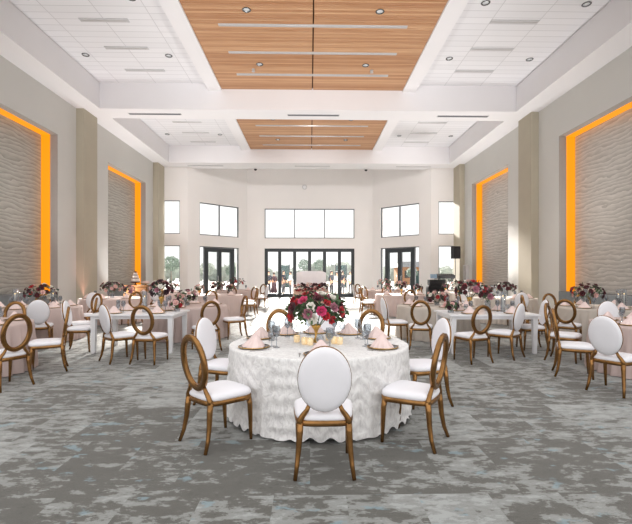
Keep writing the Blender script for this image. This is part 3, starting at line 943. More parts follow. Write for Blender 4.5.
def foliage_mesh(rx, rz, zc, n, seed, lm='leaf', big=.075):
    rnd = random.Random(seed); bm = B()
    for i in range(n):
        th = rnd.uniform(0, 2 * PI); el = math.asin(rnd.uniform(-.55, .95))
        q = rnd.uniform(.72, 1.16)
        dirv = Vector((math.cos(th) * math.cos(el), math.sin(th) * math.cos(el), math.sin(el)))
        p = Vector((dirv.x * rx * q, dirv.y * rx * q, zc + dirv.z * rz * q))
        t = (dirv + Vector((rnd.uniform(-.6, .6), rnd.uniform(-.6, .6), rnd.uniform(-.7, .3)))).normalized()
        side = t.cross(Vector((rnd.uniform(-1, 1), rnd.uniform(-1, 1), rnd.uniform(-1, 1)))).normalized()
        L_ = big * rnd.uniform(.7, 1.35); w = L_ * .26; nrm = t.cross(side)
        a = bm.verts.new(p - t * L_ * .5); e = bm.verts.new(p + t * L_ * .5 - nrm * L_ * .1)
        m1 = bm.verts.new(p - t * L_ * .1 + side * w); m2 = bm.verts.new(p - t * L_ * .1 - side * w)
        c = bm.verts.new(p + nrm * L_ * .05)
        bm.faces.new((a, m1, c)); bm.faces.new((m1, e, c)); bm.faces.new((e, m2, c)); bm.faces.new((m2, a, c))
    # a few stems towards the vase
    for i in range(12):
        th = 2 * PI * i / 12
        tube(bm, [(0, 0, zc - rz * 1.1), (math.cos(th) * rx * .5, math.sin(th) * rx * .5, zc - rz * .2), (math.cos(th) * rx * .8, math.sin(th) * rx * .8, zc + rz * .3)], .004, 4)
    return mesh(bm, 'foliage', lm)
def vase_bm(kind, h):
    bm = B()
    if kind == 'gold':
        lathe(bm, [(.07, 0), (.07, .01), (.03, .025), (.016, .06), (.016, h * .55), (.03, h * .72), (.055, h * .88), (.058, h), (.052, h), (.02, h * .78)], 20)
        return mesh(bm, 'vase', 'goldbright', True)
    lathe(bm, [(.055, 0), (.062, .006), (.062, h), (.058, h), (.056, .012), (.01, .012)], 18, cap1=True)
    return mesh(bm, 'vase', 'glass', True)
VAR = {}
def bouquet(x, y, z, rx, rz, zc, nb, cols, label, vk='gold', seed=0, vh=None, fol=130, bs=1.0, group='flower centrepieces'):
    rnd = random.Random(seed)
    t = thing('flower_arrangement', label, 'flowers', (x, y, z), rnd.uniform(0, 6), group)
    vh = vh or (zc - rz * .75)
    key = (vk, round(vh, 3))
    if key not in VAR: VAR[key] = vase_bm(vk, vh)
    obj('vase', VAR[key], '', t)
    fk = ('f', rx, rz, zc, fol, seed % 2)
    if fk not in VAR: VAR[fk] = foliage_mesh(rx, rz, zc, fol, seed % 2, 'leaf' if seed % 2 == 0 else 'leafdark')
    obj('foliage', VAR[fk], '', t)
    ga = PI * (3 - 5 ** .5)
    for i in range(nb):
        zz = 1 - (i + .5) / nb * 1.42
        rr = math.sqrt(max(0, 1 - zz * zz)); th = i * ga + rnd.uniform(-.2, .2)
        dv = Vector((math.cos(th) * rr, math.sin(th) * rr, zz))
        q = rnd.uniform(.86, 1.05)
        col = rnd.choice(cols)
        o = obj('rose', rose(col), '', t)
        o.location = (dv.x * rx * q, dv.y * rx * q, zc + dv.z * rz * q)
        o.rotation_euler = Vector((dv.x, dv.y, dv.z + .15)).to_track_quat('Z', 'Y').to_euler()
        s = bs * rnd.uniform(.75, 1.25); o.scale = (s, s, s)
        o['label'] = {'hotpink': 'hot pink', 'mauve': 'mauve', 'plum': 'dark plum'}.get(col, col) + ' bloom'
    return t
mix1 = ['burgundy', 'burgundy', 'red', 'hotpink', 'blush', 'white', 'white', 'mauve', 'plum']
dark = ['burgundy'] * 4 + ['plum'] * 2 + ['red', 'white', 'blush']
lite = ['white', 'blush', 'burgundy', 'mauve', 'plum', 'blush']
fx, fy = CENTER['F']
bouquet(fx - .03, fy + .02, Z0, .32, .205, .355, 44, ['burgundy'] * 4 + ['red'] * 3 + ['hotpink'] * 2 + ['white'] * 3 + ['blush', 'mauve', 'plum'], 'big red, pink and white rose bouquet on a gold stand, front table', 'gold', 12, fol=420, bs=.98, vh=.2)
arr = {
 'L1': None,
 'L2': (.34, .19, .33, 24, dark, 'glass'), 'L4': (.24, .17, .20, 18, lite + ['plum'], 'glass'), 'L5': (.22, .17, .30, 14, lite, 'gold'), 'L6': (.33, .18, .32, 22, ['plum', 'plum', 'burgundy', 'blush'], 'glass'),
 'L7': (.38, .2, .36, 16, dark, 'gold'), 'L8': (.25, .2, .3, 14, lite, 'gold'),
 'R1': None, 'R2': (.34, .2, .33, 24, dark, 'glass'), 'R4': (.24, .16, .20, 18, dark, 'glass'), 'R5': (.22, .17, .32, 14, lite, 'gold'), 'R6': (.32, .18, .32, 20, ['plum', 'plum', 'burgundy', 'white'], 'glass'),
 'R7': (.32, .18, .34, 16, lite + ['burgundy'], 'gold'), 'R8': (.26, .2, .28, 14, lite, 'gold'),
}
for i, (k, v) in enumerate(arr.items()):
    if v is None: continue
    x, y = CENTER[k]; x += {'L2': .1, 'R2': -.32}.get(k, 0)
    cl = 'dark burgundy' if v[4] in (dark,) or v[4][0] == 'plum' else 'pale and burgundy'
    bouquet(x, y, Z0, v[0], v[1], v[2], v[3], v[4], '%s rose centrepiece on the %s' % (cl, T[k]), v[5], 20 + i, fol=90)
x, y = CENTER['L3']
bouquet(x + .38, y + .05, Z0, .21, .19, .45, 20, mix1[:2] + lite, 'tall burgundy and blush bouquet on the %s' % T['L3'], 'gold', 41, fol=90)
bouquet(x + .68, y + .12, Z0, .12, .10, .14, 8, ['mauve', 'red', 'blush'], 'low pink posy near the right end of the %s' % T['L3'], 'glass', 42, fol=40)
x, y = CENTER['R3']
bouquet(x - .28, y + .05, Z0, .30, .20, .45, 24, ['burgundy', 'burgundy', 'red', 'blush', 'white', 'mauve'], 'tall burgundy and red bouquet on the %s' % T['R3'], 'gold', 43, fol=110)
bouquet(x - .72, y - .12, Z0, .14, .09, .12, 8, ['burgundy', 'plum', 'blush'], 'low burgundy posy near the left end of the %s' % T['R3'], 'glass', 44, fol=50)
bouquet(x + .16, y + .22, Z0, .13, .11, .3, 8, ['burgundy', 'mauve', 'white'], 'small burgundy posy near the middle of the %s' % T['R3'], 'glass', 46, fol=50)

for i, (k, dx, dy) in enumerate((('L5', .55, -.2), ('L5', -.55, -.25), ('R5', -.55, -.2), ('R5', .55, -.25), ('L7', -.62, -.2), ('R7', .58, -.25), ('L8', .55, -.1), ('R8', -.55, -.1), ('L6', .6, -.15), ('R6', -.6, -.15))):
    x, y = CENTER[k]
    bouquet(x + dx, y + dy, Z0, .15, .11, .26, 9, lite if i % 2 else ['white', 'blush', 'burgundy', 'mauve'], 'small %s posy on the %s' % ('outer' if abs(x + dx) > abs(x) else 'inner', T[k]), 'gold' if i % 2 else 'glass', 70 + i, fol=50, group='small posies')
# candles on the front table
for (dx, dy, w) in ((-.16, -.14, 'left of the gold vase, first'), (-.10, -.19, 'left of the gold vase, second'), (.17, -.10, 'right of the gold vase, first'), (.23, -.14, 'right of the gold vase, second'), (.12, .16, 'behind the gold vase'), (-.25, .02, 'leftmost under the bouquet')):
    place('votive', b_votive, (fx + dx, fy + dy, Z0), 0, 'glowing gold votive candle on the front table, ' + w, 'candle', 'gold votive candles')
def b_taper():
    t = thing('tall_candle_holder', '', 'candle holder')
    bm = B(); lathe(bm, [(.045, 0), (.045, .006), (.05, .008), (.05, .42), (.047, .42), (.047, .012), (.004, .012)], 16); obj('glass_cylinder', bm, 'glass', t, True)
    bm = B(); lathe(bm, [(.016, .012), (.014, .3), (.004, .306)], 10); c = obj('candle', bm, 'wax', t, True)
    f = obj('flame', flame_me, '', c); f.location = (0, 0, .304); return t
tp = []
x, y = CENTER['L2']; tp += [(x - .30, y - .28, 'left of the flowers on the %s' % T['L2']), (x - .42, y - .05, 'leftmost on the %s' % T['L2']), (x + .45, y - .1, 'right of the flowers on the %s' % T['L2'])]
x, y = CENTER['R2']; tp += [(x + .12, y - .42, 'first right of the flowers on the %s' % T['R2']), (x + .34, y - .30, 'second right of the flowers on the %s' % T['R2']), (x + .50, y - .02, 'rightmost on the %s' % T['R2']), (x - .42, y - .1, 'left of the flowers on the %s' % T['R2'])]
x, y = CENTER['L3']; tp += [(x + .08, y - .05, 'on the %s' % T['L3'])]
x, y = CENTER['R3']; tp += [(x + .42, y + .08, 'on the %s' % T['R3'])]
x, y = CENTER['R1']; tp += [(x - .1, y + .2, 'on the %s' % T['R1'])]
for x, y, w in tp:
    place('taper', b_taper, (x, y, Z0), 0, 'glass cylinder candle ' + w, 'candle holder', 'tall glass candle holders')

# ------------------------------------------------------------------ sweetheart table and settee
sx, sy = Rm(.06, 22.3)
t = thing('sweetheart_table', 'small oblong table under a peach cloth before the white settee', 'table', (sx, sy, 0))
bm = B(); box(bm, -.85, .85, -.3, .3, .72, .75, .005); obj('tabletop', bm, 'walnut', t)
for a in (-1, 1):
    for b_ in (-1, 1):
        bm = B(); tube(bm, [(a * .78, b_ * .24, 0), (a * .78, b_ * .24, .72)], .025); obj('leg', bm, 'black', t)
bm = B(); n = 160; rs = []
def rr_pt(k, w, d_, e=.25):
    a = 2 * PI * k / n; c, s = math.cos(a), math.sin(a)
    return math.copysign(abs(c) ** e, c) * w, math.copysign(abs(s) ** e, s) * d_
for q, z in ((.02, .762), (.6, .762), (.98, .762), (1.0, .757)): rs.append([(*(v * q for v in rr_pt(k, .9, .36)), z) for k in range(n)])
for j in range(1, 9):
    s = j / 8; rs.append([(*(v * (1.0 + .04 * s + .02 * s * math.sin(k * 2 * PI * 30 / n)) for v in rr_pt(k, .9, .36)), .757 - .75 * s) for k in range(n)])
stack(bm, rs, True, False)
o = obj('tablecloth', bm, 'peachcloth', None, True); o.location = (sx, sy, 0); tag(o, 'peach floor-length cloth on the small oblong table before the settee', 'tablecloth')
# flower garland along the table
t = thing('flower_garland', 'dark burgundy and white rose garland along the small peach-clothed table', 'flowers', (sx, sy - .05, Z0))
bm = B(); rnd = random.Random(5)
VARg = foliage_mesh(.5, .12, .08, 150, 3, 'leafdark', .09)
g = obj('foliage', VARg, '', t); g.scale = (1.75, .55, 1)
for i in range(76):
    c_ = rnd.choice(['burgundy', 'plum', 'burgundy', 'white', 'blush', 'red'])
    o = obj('rose', rose(c_), '', t); u = -.85 + 1.7 * ((i * 29) % 76 + .5) / 76
    o.location = ((u, rnd.uniform(-.26, .15), .05 + rnd.uniform(0, .18)) if i % 5 < 3 else (u, -.37 + rnd.uniform(-.03, .0), rnd.uniform(-.16, .06))); s = rnd.uniform(1.1, 1.6); o.scale = (s, s, s)
    o.rotation_euler = (rnd.uniform(.3, 1.2), 0, rnd.uniform(-.6, .6)); o['label'] = c_ + ' bloom'
ex, ey = Rm(.07, 23.5)
t = thing('settee', 'high-backed white upholstered settee before the centre glass doors', 'settee', (ex, ey, 0))
bm = B(); box(bm, -.8, .8, -.38, .3, .22, .46, .05); obj('seat', bm, 'white_vinyl', t, True)
bm = B(); pts = []
for k in range(25):
    u = -1 + 2 * k / 24; pts.append((u * .82, 1.66 - .10 * abs(u) ** 5 ))
rs = []
for (ins, yy) in ((.03, .2), (0, .23), (0, .31), (.03, .34)):
    rs.append([(-.82 + ins, yy, .22)] + [(x * (1 - ins), yy + .06, z - ins) for x, z in pts] + [(.82 - ins, yy, .22)])
stack(bm, rs); obj('backrest', bm, 'white_vinyl', t, True)
for a in (-1, 1):
    bm = B(); box(bm, *sorted((a * .66, a * .82)), -.36, .25, .22, .68, .05); obj('armrest', bm, 'white_vinyl', t, True)
    for b_ in (-.3, .24):
        bm = B(); tube(bm, [(a * .72, b_, .23), (a * .73, b_, 0)], [.03, .018]); obj('leg', bm, 'gold', t, True)

# ------------------------------------------------------------------ cake corner
cx, cy = Rm(-7.65, 18.9)
t = thing('sideboard', 'brown wooden sideboard under the tiered cake by the left niche', 'sideboard', (cx, cy, 0))
bm = B(); box(bm, -.42, .6, -.28, .28, .08, .98, .01); obj('case', bm, 'walnut', t)
bm = B(); box(bm, -.46, .64, -.31, .31, .98, 1.02, .006); obj('top', bm, 'walnut', t)
for q in (-.17, .34):
    bm = B(); box(bm, q - .22, q + .22, -.3, -.28, .14, .92, .006); d_ = obj('door', bm, 'walnut', t)
    bm = B(); lathe(bm, [(.015, 0), (.02, .015), (.004, .025)], 10); k_ = obj('knob', bm, 'goldbright', d_, True); k_.location = (q + .17, -.3, .6); k_.rotation_euler = (PI / 2, 0, 0)
for a in (-.36, .54):
    for b_ in (-.22, .22):
        bm = B(); tube(bm, [(a, b_, .09), (a, b_, 0)], [.03, .02]); obj('leg', bm, 'walnut', t, True)
t = thing('cake_stand', 'dark round stand carrying the tiered cake', 'cake stand', (cx - .02, cy, 1.02))
bm = B(); lathe(bm, [(.10, 0), (.10, .01), (.025, .03), (.02, .09), (.2, .115), (.22, .12), (.22, .135), (.01, .135)], 24); obj('pedestal', bm, 'plum', t, True)
t = thing('wedding_cake', 'three-tier white and pink cake with dark top on a dark stand', 'cake', (cx - .02, cy, 1.156))
for r, z0, z1 in ((.175, 0, .15), (.125, .15, .29), (.08, .29, .40)):
    bm = B(); lathe(bm, [(r - .006, z0), (r, z0 + .006), (r, z1 - .012), (r - .012, z1), (.005, z1)], 28); tr = obj('tier', bm, 'cake', t, True)
    bm = B(); lathe(bm, [(r + .002, z0), (r + .012, z0 + .012), (r + .002, z0 + .024)], 28, cap0=False, cap1=False); obj('icing_band', bm, 'plum', tr, True)
o = obj('topper', rose('plum'), '', t); o.location = (0, 0, .42); o.scale = (1.6, 1.6, 1.3)
t = thing('cake_stand', 'low gold stand with pink ruffled dessert beside the tiered cake', 'cake stand', (cx + .45, cy - .05, 1.02))
bm = B(); lathe(bm, [(.09, 0), (.09, .01), (.02, .03), (.02, .05), (.16, .06), (.17, .075), (.01, .075)], 24); obj('pedestal', bm, 'goldbright', t, True)
t2 = thing('dessert_cake', 'pink ruffled dessert on the low gold stand', 'cake', (cx + .45, cy - .05, 1.096))
bm = B(); n = 40
stack(bm, [[((.14 + .012 * math.sin(9 * 2 * PI * k / n)) * q * math.cos(2 * PI * k / n), (.14 + .012 * math.sin(9 * 2 * PI * k / n)) * q * math.sin(2 * PI * k / n), z) for k in range(n)] for q, z in ((.95, 0), (1, .03), (.96, .06), (1, .085), (.85, .1), (.05, .105))])
obj('sponge', bm, 'napkin', t2, True)
# pink uplight at the left pillar
t = thing('uplight', 'small black floor uplight glowing pink at the left pillar', 'light', (-XW + .45, 15.75, 0))
bm = B(); lathe(bm, [(.08, 0), (.08, .14), (.07, .16), (.06, .15)], 16); obj('housing', bm, 'black', t, True)
bm = B(); lathe(bm, [(.062, .148), (.01, .152)], 16, cap0=False); obj('lens', bm, 'pinkglow', t, True)

# ------------------------------------------------------------------ DJ corner
jx, jy = Rm(6.5, 22.0)
t = thing('booth_table', 'folding table under a black cloth beside the loudspeaker', 'table', (jx, jy, 0))
bm = B(); box(bm, -.48, .48, -.3, .3, .9, .93, .005); obj('tabletop', bm, 'black', t)
for a in (-1, 1):
    bm = B(); tube(bm, [(a * .42, -.22, 0), (a * .42, 0, .9), (a * .42, .22, 0)], .016); obj('leg', bm, 'black', t)
bm = B(); n = 120; rs = []
for q, z in ((.02, .94), (.98, .94), (1.0, .935)): rs.append([(*(v * q for v in rr_pt(k * 160 / 120, .5, .33)), z) for k in range(n)])
for j in range(1, 7):
    s = j / 6; rs.append([(*(v * (1.0 + .03 * s + .02 * s * math.sin(k * 2 * PI * 24 / n)) for v in rr_pt(k * 160 / 120, .5, .33)), .935 - .92 * s) for k in range(n)])
stack(bm, rs, True, False)
o = obj('tablecloth', bm, 'blackcloth', None, True); o.location = (jx, jy, 0); tag(o, 'black cloth over the folding table beside the loudspeaker', 'tablecloth')
t = thing('amplifier_case', 'black boxy equipment case on the black-clothed table', 'equipment case', (jx - .02, jy, .942))
bm = B(); box(bm, -.42, .40, -.22, .22, 0, .27, .02); obj('case', bm, 'black', t)
bm = B(); box(bm, -.36, .34, -.232, -.218, .03, .24); obj('front_panel', bm, 'grille', t)
bm = B(); tube(bm, [(-.12, 0, .265), (-.1, 0, .31), (.1, 0, .31), (.12, 0, .265)], .012); obj('handle', bm, 'black', t, True)
kx, ky = Rm(7.1, 22.5)
t = thing('keyboard_stand', 'black crossed stand under the mixing desk', 'stand', (kx, ky, 0))
for a in (-1, 1):
    for b_ in (-1, 1):
        bm = B(); tube(bm, [(b_ * .36, a * .15, 0), (-b_ * .36, a * .15, 1.25)], .018); obj('leg', bm, 'black', t)
bm = B(); 
for b_ in (-1, 1): box(bm, b_ * .36 - .02, b_ * .36 + .02, -.2, .2, 1.24, 1.27)
obj('top_rail', bm, 'black', t)
t = thing('mixing_desk', 'long black mixing desk on the crossed stand below the loudspeaker', 'mixing desk', (kx, ky, 1.272))
bm = B(); stack(bm, [[(-.44, -.2, z0), (.44, -.2, z0), (.44, .2, z1), (-.44, .2, z1)] for z0, z1 in ((0, 0), (.14, .24))]); obj('body', bm, 'black', t)
for i in range(8):
    bm = B(); lathe(bm, [(.016, 0), (.014, .03), (.002, .031)], 10); k_ = obj('knob', bm, 'alu', t, True); k_.location = (-.35 + .1 * i, 0, .19)
t = thing('laptop', 'open laptop with a pale blue screen beside the mixing desk', 'laptop', (jx - .15, jy - .02, 1.262))
bm = B(); box(bm, -.17, .17, -.12, .12, 0, .018, .004); obj('base', bm, 'alu', t)
bm = B(); box(bm, -.17, .17, .11, .122, .018, .23, .004); l_ = obj('screen', bm, mat('pale_blue_screen', (150, 180, 205), .4), t)
px, py = Rm(7.33, 21.7)
t = thing('speaker_stand', 'black tripod pole stand carrying the loudspeaker', 'stand', (px, py, 0))
bm = B(); tube(bm, [(0, 0, .12), (0, 0, 2.27)], [.02, .015]); obj('pole', bm, 'black', t, True)
for k in range(3):
    a = 2 * PI * k / 3 + .4
    bm = B(); tube(bm, [(0, 0, .75), (.45 * math.cos(a), .45 * math.sin(a), 0)], .012); obj('leg', bm, 'black', t, True)
bm = B(); lathe(bm, [(.03, .7), (.035, .75), (.03, .8)], 12); obj('collar', bm, 'black', t, True)
t = thing('loudspeaker', 'black loudspeaker raised on a pole by the right far window', 'loudspeaker', (px, py, 2.272), .3)
bm = B(); stack(bm, [[(-.2, -.17, z), (.2, -.17, z), (.15, .17, z), (-.15, .17, z)] for z in (0, .62)]); bmesh.ops.bevel(bm, geom=bm.edges[:], offset=.015, segments=2, affect='EDGES'); obj('cabinet', bm, 'black', t)
bm = B(); box(bm, -.18, .18, -.185, -.165, .03, .59, .006); obj('grille', bm, 'grille', t)

# ------------------------------------------------------------------ outside
bm = B(); box(bm, -60, 60, YB + .3, 120, -.35, -.03); g_ = struct('ground', bm, 'concrete')
def skin_obj(name, verts, edges, radii, m, parent=None, sub=1):
    me = bpy.data.meshes.new(name); me.from_pydata([Vector(v) for v in verts], edges, []); me.materials.append(M[m])
    o = bpy.data.objects.new(name, me); C.objects.link(o)
    if parent: o.parent = parent
    o.modifiers.new('Skin', 'SKIN')
    sv = me.skin_vertices[0].data
    for i, r in enumerate(radii): sv[i].radius = (r, r) if not isinstance(r, tuple) else r
    sv[0].use_root = True
    if sub:
        s = o.modifiers.new('Sub', 'SUBSURF'); s.levels = sub; s.render_levels = sub
    return o
def person(x, y, rz, h, label, top, bottom, dress=False, arm=0.0):
    k = h / 1.75
    V = [(0, 0, .95), (0, 0, 1.15), (0, 0, 1.38), (0, 0, 1.47), (0, -.01, 1.54), (0, -.015, 1.62), (0, -.01, 1.72)]
    R_ = [(.15, .11), (.14, .10), (.15, .10), .06, .055, (.085, .098), (.06, .07)]
    E = [(0, 1), (1, 2), (2, 3), (3, 4), (4, 5), (5, 6)]
    hands = []
    for s in (-1, 1):
        b0 = len(V)
        V += [(s * .18, 0, 1.40), (s * .24, .02, 1.14), (s * (.25 - arm * .1), -.06 - arm * .16, .92 + arm * .18), (s * (.25 - arm * .12), -.08 - arm * .2, .84 + arm * .22)]
        R_ += [.06, .045, .032, (.035, .02)]
        E += [(2, b0), (b0, b0 + 1), (b0 + 1, b0 + 2), (b0 + 2, b0 + 3)]
        hands.append(V[-1])
        b1 = len(V)
        V += [(s * .09, 0, .88), (s * .10, -.01, .5), (s * .11, .02, .09), (s * .115, -.12, .035)]
        R_ += [.09, .06, .042, .035]
        E += [(0, b1), (b1, b1 + 1), (b1 + 1, b1 + 2), (b1 + 2, b1 + 3)]
        hv = V[b0 + 3]
        for f in range(5):    # four fingers and a side thumb
            c0 = len(V); L_ = (.045, .062, .068, .06, .045)[f]
            if f == 0: V += [(hv[0] - s * .03, hv[1] - .025, hv[2] - .01), (hv[0] - s * .035, hv[1] - .045, hv[2] - .04)]
            else: V += [(hv[0] + .0, hv[1] - .03 + .018 * (f - 1), hv[2] - .04), (hv[0] - s * .012, hv[1] - .034 + .018 * (f - 1), hv[2] - .04 - L_)]
            R_ += [.010, .008]; E += [(b0 + 3, c0), (c0, c0 + 1)]
    body = skin_obj('person', V, E, R_, 'skin'); tag(body, label, 'person', 'guests on the terrace')
    body.location = (x, y, -.03 + .03); body.rotation_euler = (0, 0, rz); body.scale = (k, k, k)
    body.location.z = -.03
    # head details
    bm = B(); lathe(bm, [(.035, -.03), (.092, .03), (.1, .08), (.085, .125), (.04, .15), (.005, .155)], 14)
    o = obj('hair', bm, 'hair', body, True); o.location = (0, .015, 1.605)
    bm = B(); stack(bm, [[(-.012, -.10, 1.60), (.012, -.10, 1.60), (0, -.085, 1.60)], [(-.006, -.105, 1.635), (.006, -.105, 1.635), (0, -.09, 1.64)]]); 
    obj('nose', bm, 'skin', body)
    for s in (-1, 1):
        bm = B(); c = bmesh.ops.create_uvsphere(bm, u_segments=8, v_segments=6, radius=.011)
        for v in c['verts']: v.co += Vector((s * .033, -.098, 1.645))
        obj('eye', bm, 'black', body, True)
    # clothing
    Vt = [(0, 0, .93), (0, 0, 1.15), (0, 0, 1.37), (0, 0, 1.45)]; Rt = [(.165, .125), (.155, .115), (.165, .115), .075]; Et = [(0, 1), (1, 2), (2, 3)]
    for s in (-1, 1):
        b0 = len(Vt); Vt += [(s * .18, 0, 1.40), (s * .24, .02, 1.14), (s * (.25 - arm * .1), -.055 - arm * .15, .94 + arm * .17)]; Rt += [.072, .056, .044]
        Et += [(2, b0), (b0, b0 + 1), (b0 + 1, b0 + 2)]
    skin_obj('jacket' if not dress else 'bodice', Vt, Et, Rt, top, body)
    if dress:
        bm = B(); lathe(bm, [(.15, 1.0), (.18, .9), (.22, .6), (.28, .2), (.27, .19)], 18, cap1=False); o = obj('skirt', bm, bottom, body, True); o.scale = (1, .8, 1)
    else:
        Vb = [(0, 0, .96), (0, 0, .9)]; Rb = [(.16, .12), (.15, .12)]; Eb = [(0, 1)]
        for s in (-1, 1):
            b0 = len(Vb); Vb += [(s * .09, 0, .84), (s * .10, -.01, .5), (s * .11, .02, .11)]; Rb += [.098, .074, .06]; Eb += [(1, b0), (b0, b0 + 1), (b0 + 1, b0 + 2)]
        skin_obj('trousers', Vb, Eb, Rb, bottom, body)
        for s in (-1, 1):
            bm = B(); box(bm, s * .115 - .045, s * .115 + .045, -.19, .07, 0, .085, .025); obj('shoe', bm, 'black', body, True)
    return body
def gx(px, d): return (px - 310) / FPX * d
PE = [(268.5, 30.0, .4, 1.72, 'dark suit, leftmost behind the centre doors', 'suit', 'suit', False, .6),
      (274, 30.6, -2.6, 1.64, 'dark mauve dress, second from left behind the doors', 'dress', 'dress', True, .3),
      (283.5, 31.5, 1.0, 1.76, 'grey trousers and dark jacket before the left teal screen', 'suit', 'trouser', False, .4),
      (290.5, 30.4, -1.2, 1.7, 'white shirt and grey trousers left of the settee', 'shirt', 'trouser', False, .9),
      (299, 31.0, 2.2, 1.7, 'dark suit behind the settee', 'suit', 'suit', False, .2),
      (331.5, 30.6, .8, 1.74, 'dark suit just right of the settee', 'suit', 'suit', False, .3),
      (337, 30.0, -.6, 1.66, 'white dress right of the settee', 'shirt', 'shirt', True, .5),
      (342.5, 31.4, 2.6, 1.75, 'dark jacket before the right teal screen', 'suit', 'trouser', False, .7),
      (350.5, 30.4, .2, 1.7, 'white shirt and dark trousers, rightmost behind the centre doors', 'shirt', 'suit', False, .4)]
for (px_, d_, rz_, h_, lb, a_, b_, dr_, ar_) in PE:
    X_ = gx(px_, d_); x_, y_ = Rm(X_, d_)
    person(x_, y_, rz_, h_, 'person in ' + lb, a_, b_, dr_, ar_)
# teal screens
for px_, w in ((284, 'left'), (341, 'right')):
    x_, y_ = Rm(gx(px_, 36), 36)
    t = thing('privacy_screen', 'dark teal square screen on the terrace behind the %s guests' % w, 'screen', (x_, y_, -.03), 0, 'teal terrace screens')
    bm = B(); box(bm, -.42, .42, -.05, .05, .35, 2.25, .02); obj('panel', bm, 'teal', t)
    bm = B()
    for a in (-.46, .46): box(bm, a - .04, a + .04, -.05, .05, 0, 2.3)
    obj('frame', bm, 'darkframe', t)
def tree(x, y, h, r, label, m, seed, group, trunk=True, n=420):
    rnd = random.Random(seed)
    t = thing('tree', label, 'tree', (x, y, -.03), 0, group)
    bm = B(); tube(bm, [(0, 0, 0), (.03, 0, h * .35), (0, .02, h * .7)], [.09, .07, .04]); obj('trunk', bm, 'bark', t, True)
    bm = B()
    for i in range(n):
        th = rnd.uniform(0, 2 * PI); el = math.asin(rnd.uniform(-1, 1)); q = rnd.uniform(.35, 1.0) ** .5
        p = Vector((math.cos(th) * math.cos(el) * r * q, math.sin(th) * math.cos(el) * r * q, h - r * .9 + math.sin(el) * r * .9 * q))
        a = Vector((rnd.uniform(-1, 1), rnd.uniform(-1, 1), rnd.uniform(-1, 1))).normalized(); b = a.orthogonal().normalized()
        L_ = r * rnd.uniform(.12, .22)
        vs = [bm.verts.new(p + a * L_), bm.verts.new(p + b * L_ * .5), bm.verts.new(p - a * L_), bm.verts.new(p - b * L_ * .5)]; bm.faces.new(vs)
    obj('crown', bm, m, t)
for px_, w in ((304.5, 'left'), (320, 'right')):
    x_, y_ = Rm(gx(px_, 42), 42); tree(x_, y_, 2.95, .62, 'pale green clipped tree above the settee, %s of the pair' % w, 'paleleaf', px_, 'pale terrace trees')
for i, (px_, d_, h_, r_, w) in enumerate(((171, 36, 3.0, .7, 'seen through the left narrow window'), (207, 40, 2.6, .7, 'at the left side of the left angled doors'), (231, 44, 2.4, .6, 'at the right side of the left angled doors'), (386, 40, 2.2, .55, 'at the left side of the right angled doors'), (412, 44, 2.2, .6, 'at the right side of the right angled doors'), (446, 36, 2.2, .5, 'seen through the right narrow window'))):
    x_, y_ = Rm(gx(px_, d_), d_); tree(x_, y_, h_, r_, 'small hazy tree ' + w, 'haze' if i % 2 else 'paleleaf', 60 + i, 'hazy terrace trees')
# distant treeline (nobody could count it)
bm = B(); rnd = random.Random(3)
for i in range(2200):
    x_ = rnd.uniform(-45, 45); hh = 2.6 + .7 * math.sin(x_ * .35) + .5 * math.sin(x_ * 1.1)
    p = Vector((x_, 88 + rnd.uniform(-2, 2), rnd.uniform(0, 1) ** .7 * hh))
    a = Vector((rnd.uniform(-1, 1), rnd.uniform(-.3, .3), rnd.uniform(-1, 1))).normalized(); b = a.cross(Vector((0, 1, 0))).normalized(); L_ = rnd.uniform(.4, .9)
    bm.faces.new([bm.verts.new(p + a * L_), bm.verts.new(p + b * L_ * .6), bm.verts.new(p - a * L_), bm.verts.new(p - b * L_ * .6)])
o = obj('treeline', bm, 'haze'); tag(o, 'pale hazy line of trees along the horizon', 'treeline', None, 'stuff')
# building beyond right angled doors
x_, y_ = Rm(gx(411, 60), 60)
t = thing('house', 'orange rendered house beyond the right angled glass doors', 'building', (x_, y_, -.03))
bm = B(); box(bm, -1.6, 3.2, 0, 4, 0, 2.4); obj('wall', bm, 'terracotta', t)
bm = B(); stack(bm, [[(-1.9, -.3, 2.4), (3.5, -.3, 2.4), (3.5, 4.3, 2.4), (-1.9, 4.3, 2.4)], [(-1.0, 1.6, 3.2), (2.6, 1.6, 3.2), (2.6, 2.4, 3.2), (-1.0, 2.4, 3.2)]]); obj('roof', bm, 'roof', t)
for q in (-.9, .4, 1.8):
    bm = B(); box(bm, q, q + .7, -.04, .02, .9, 1.9); obj('window', bm, 'darkframe', t)
t = thing('privacy_screen', 'dark green low screen in front of the orange house', 'screen', (x_ - .3, y_ - 6, -.03), 0, 'teal terrace screens')
bm = B(); box(bm, -1.2, 1.5, -.05, .05, .1, 1.5, .02); obj('panel', bm, 'teal', t)
bm = B()
for a in (-1.25, 1.5): box(bm, a, a + .08, -.05, .05, 0, 1.6)
obj('frame', bm, 'darkframe', t)

# ------------------------------------------------------------------ light
UPW, FLW = 520, 1900
w = bpy.data.worlds.new('World'); sc.world = w; w.use_nodes = True
nt = w.node_tree; bg = nt.nodes['Background']
bg.inputs['Color'].default_value = (1.0, 0.985, 0.975, 1); bg.inputs['Strength'].default_value = 1.0
def light(kind, name, loc, energy, color=(1, 1, 1), rot=None, size=None, sizey=None, **kw):
    l = bpy.data.lights.new(name, kind); l.energy = energy; l.color = color
    if size is not None and kind == 'AREA':
        l.shape = 'RECTANGLE'; l.size = size; l.size_y = sizey or size
    o = bpy.data.objects.new(name, l); C.objects.link(o); o.location = loc
    if rot is not None: o.rotation_euler = rot
    for k, v in kw.items(): setattr(l, k, v)
    return o
sd = Vector((.07, -1, -.35)).normalized()
o = light('SUN', 'sun', (0, 60, 30), 24.0, (1.0, .93, .86)); o.rotation_euler = sd.to_track_quat('-Z', 'Y').to_euler(); o.data.angle = math.radians(7)
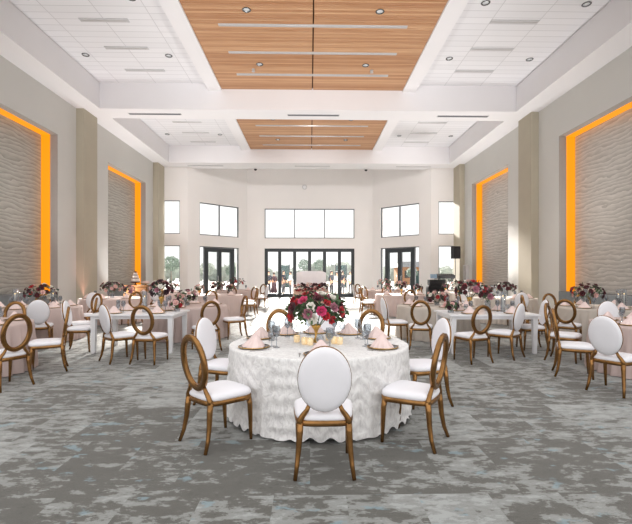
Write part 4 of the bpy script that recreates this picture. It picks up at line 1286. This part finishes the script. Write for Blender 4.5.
# added fill spots without fixtures along the side walls, brightening the ceiling
for s_ in (-1, 1):
    for y_ in (13.4, 18.4, 21.6):
        o = light('SPOT', 'ceiling_fill_spot', (s_ * 8.15, y_, .2), UPW, (1.0, .985, .97), spot_size=math.radians(100), spot_blend=1.0, shadow_soft_size=.15)
        o.rotation_euler = Vector((-s_ * .42, 0, 1)).to_track_quat('-Z', 'Y').to_euler()
for x_ in (-5.0, 0.1, 5.2):     # added fill spots hidden in the rear coffer, washing the far wall
    o = light('SPOT', 'far_wall_fill_spot', (x_, 17.25, 8.25), 420, (1.0, .98, .97), spot_size=math.radians(70), spot_blend=1.0, shadow_soft_size=.15)
    o.rotation_euler = Vector((0, 10, -4.2)).to_track_quat('-Z', 'Y').to_euler()
for x_ in (-5.5, 0, 5.5):  # added fill spots behind the camera, lifting the ceiling and upper walls
    o = light('SPOT', 'front_fill_spot', (x_, -2.3, .6), FLW, (1.0, .98, .97), spot_size=math.radians(46), spot_blend=.9, shadow_soft_size=.6)
    o.rotation_euler = Vector((-x_ * .075, 1, .62)).to_track_quat('-Z', 'Y').to_euler()
# house lights
o = light('SPOT', 'uplight_beam', (-XW + .45, 15.75, .2), 60, (1.0, .45, .38), spot_size=math.radians(50), spot_blend=.8)
o.rotation_euler = Vector((.0, .2, 1)).to_track_quat('-Z', 'Y').to_euler()
# downlight beams of the recessed lamps
for ci in range(2):
    for yy in (11.15, 14.05):
        for x_ in (-1.73, 1.73, -4.55, 4.55):
            z_ = 8.30 if abs(x_) < 2 else 8.5
            o = light('SPOT', 'downlight_beam', (x_, yy + 7.9 * ci, z_), 90, (1.0, .96, .9), spot_size=math.radians(110), spot_blend=.9, shadow_soft_size=.1)

# ------------------------------------------------------------------ camera
cam = bpy.data.cameras.new('camera'); co = bpy.data.objects.new('camera', cam); C.objects.link(co)
cam.sensor_width = 36; cam.lens = FPX / 632 * 36
co.location = (0, 0, H); co.rotation_euler = (PI / 2, 0, YAW)
cam.shift_x = (316 - (310 - FPX * math.tan(YAW))) / 632
cam.shift_y = 11.0 / 632
cam.clip_end = 400; cam.clip_start = .05
sc.camera = co
sc.view_settings.view_transform = 'Standard'
sc.view_settings.look = 'None'
sc.view_settings.exposure = 0.5
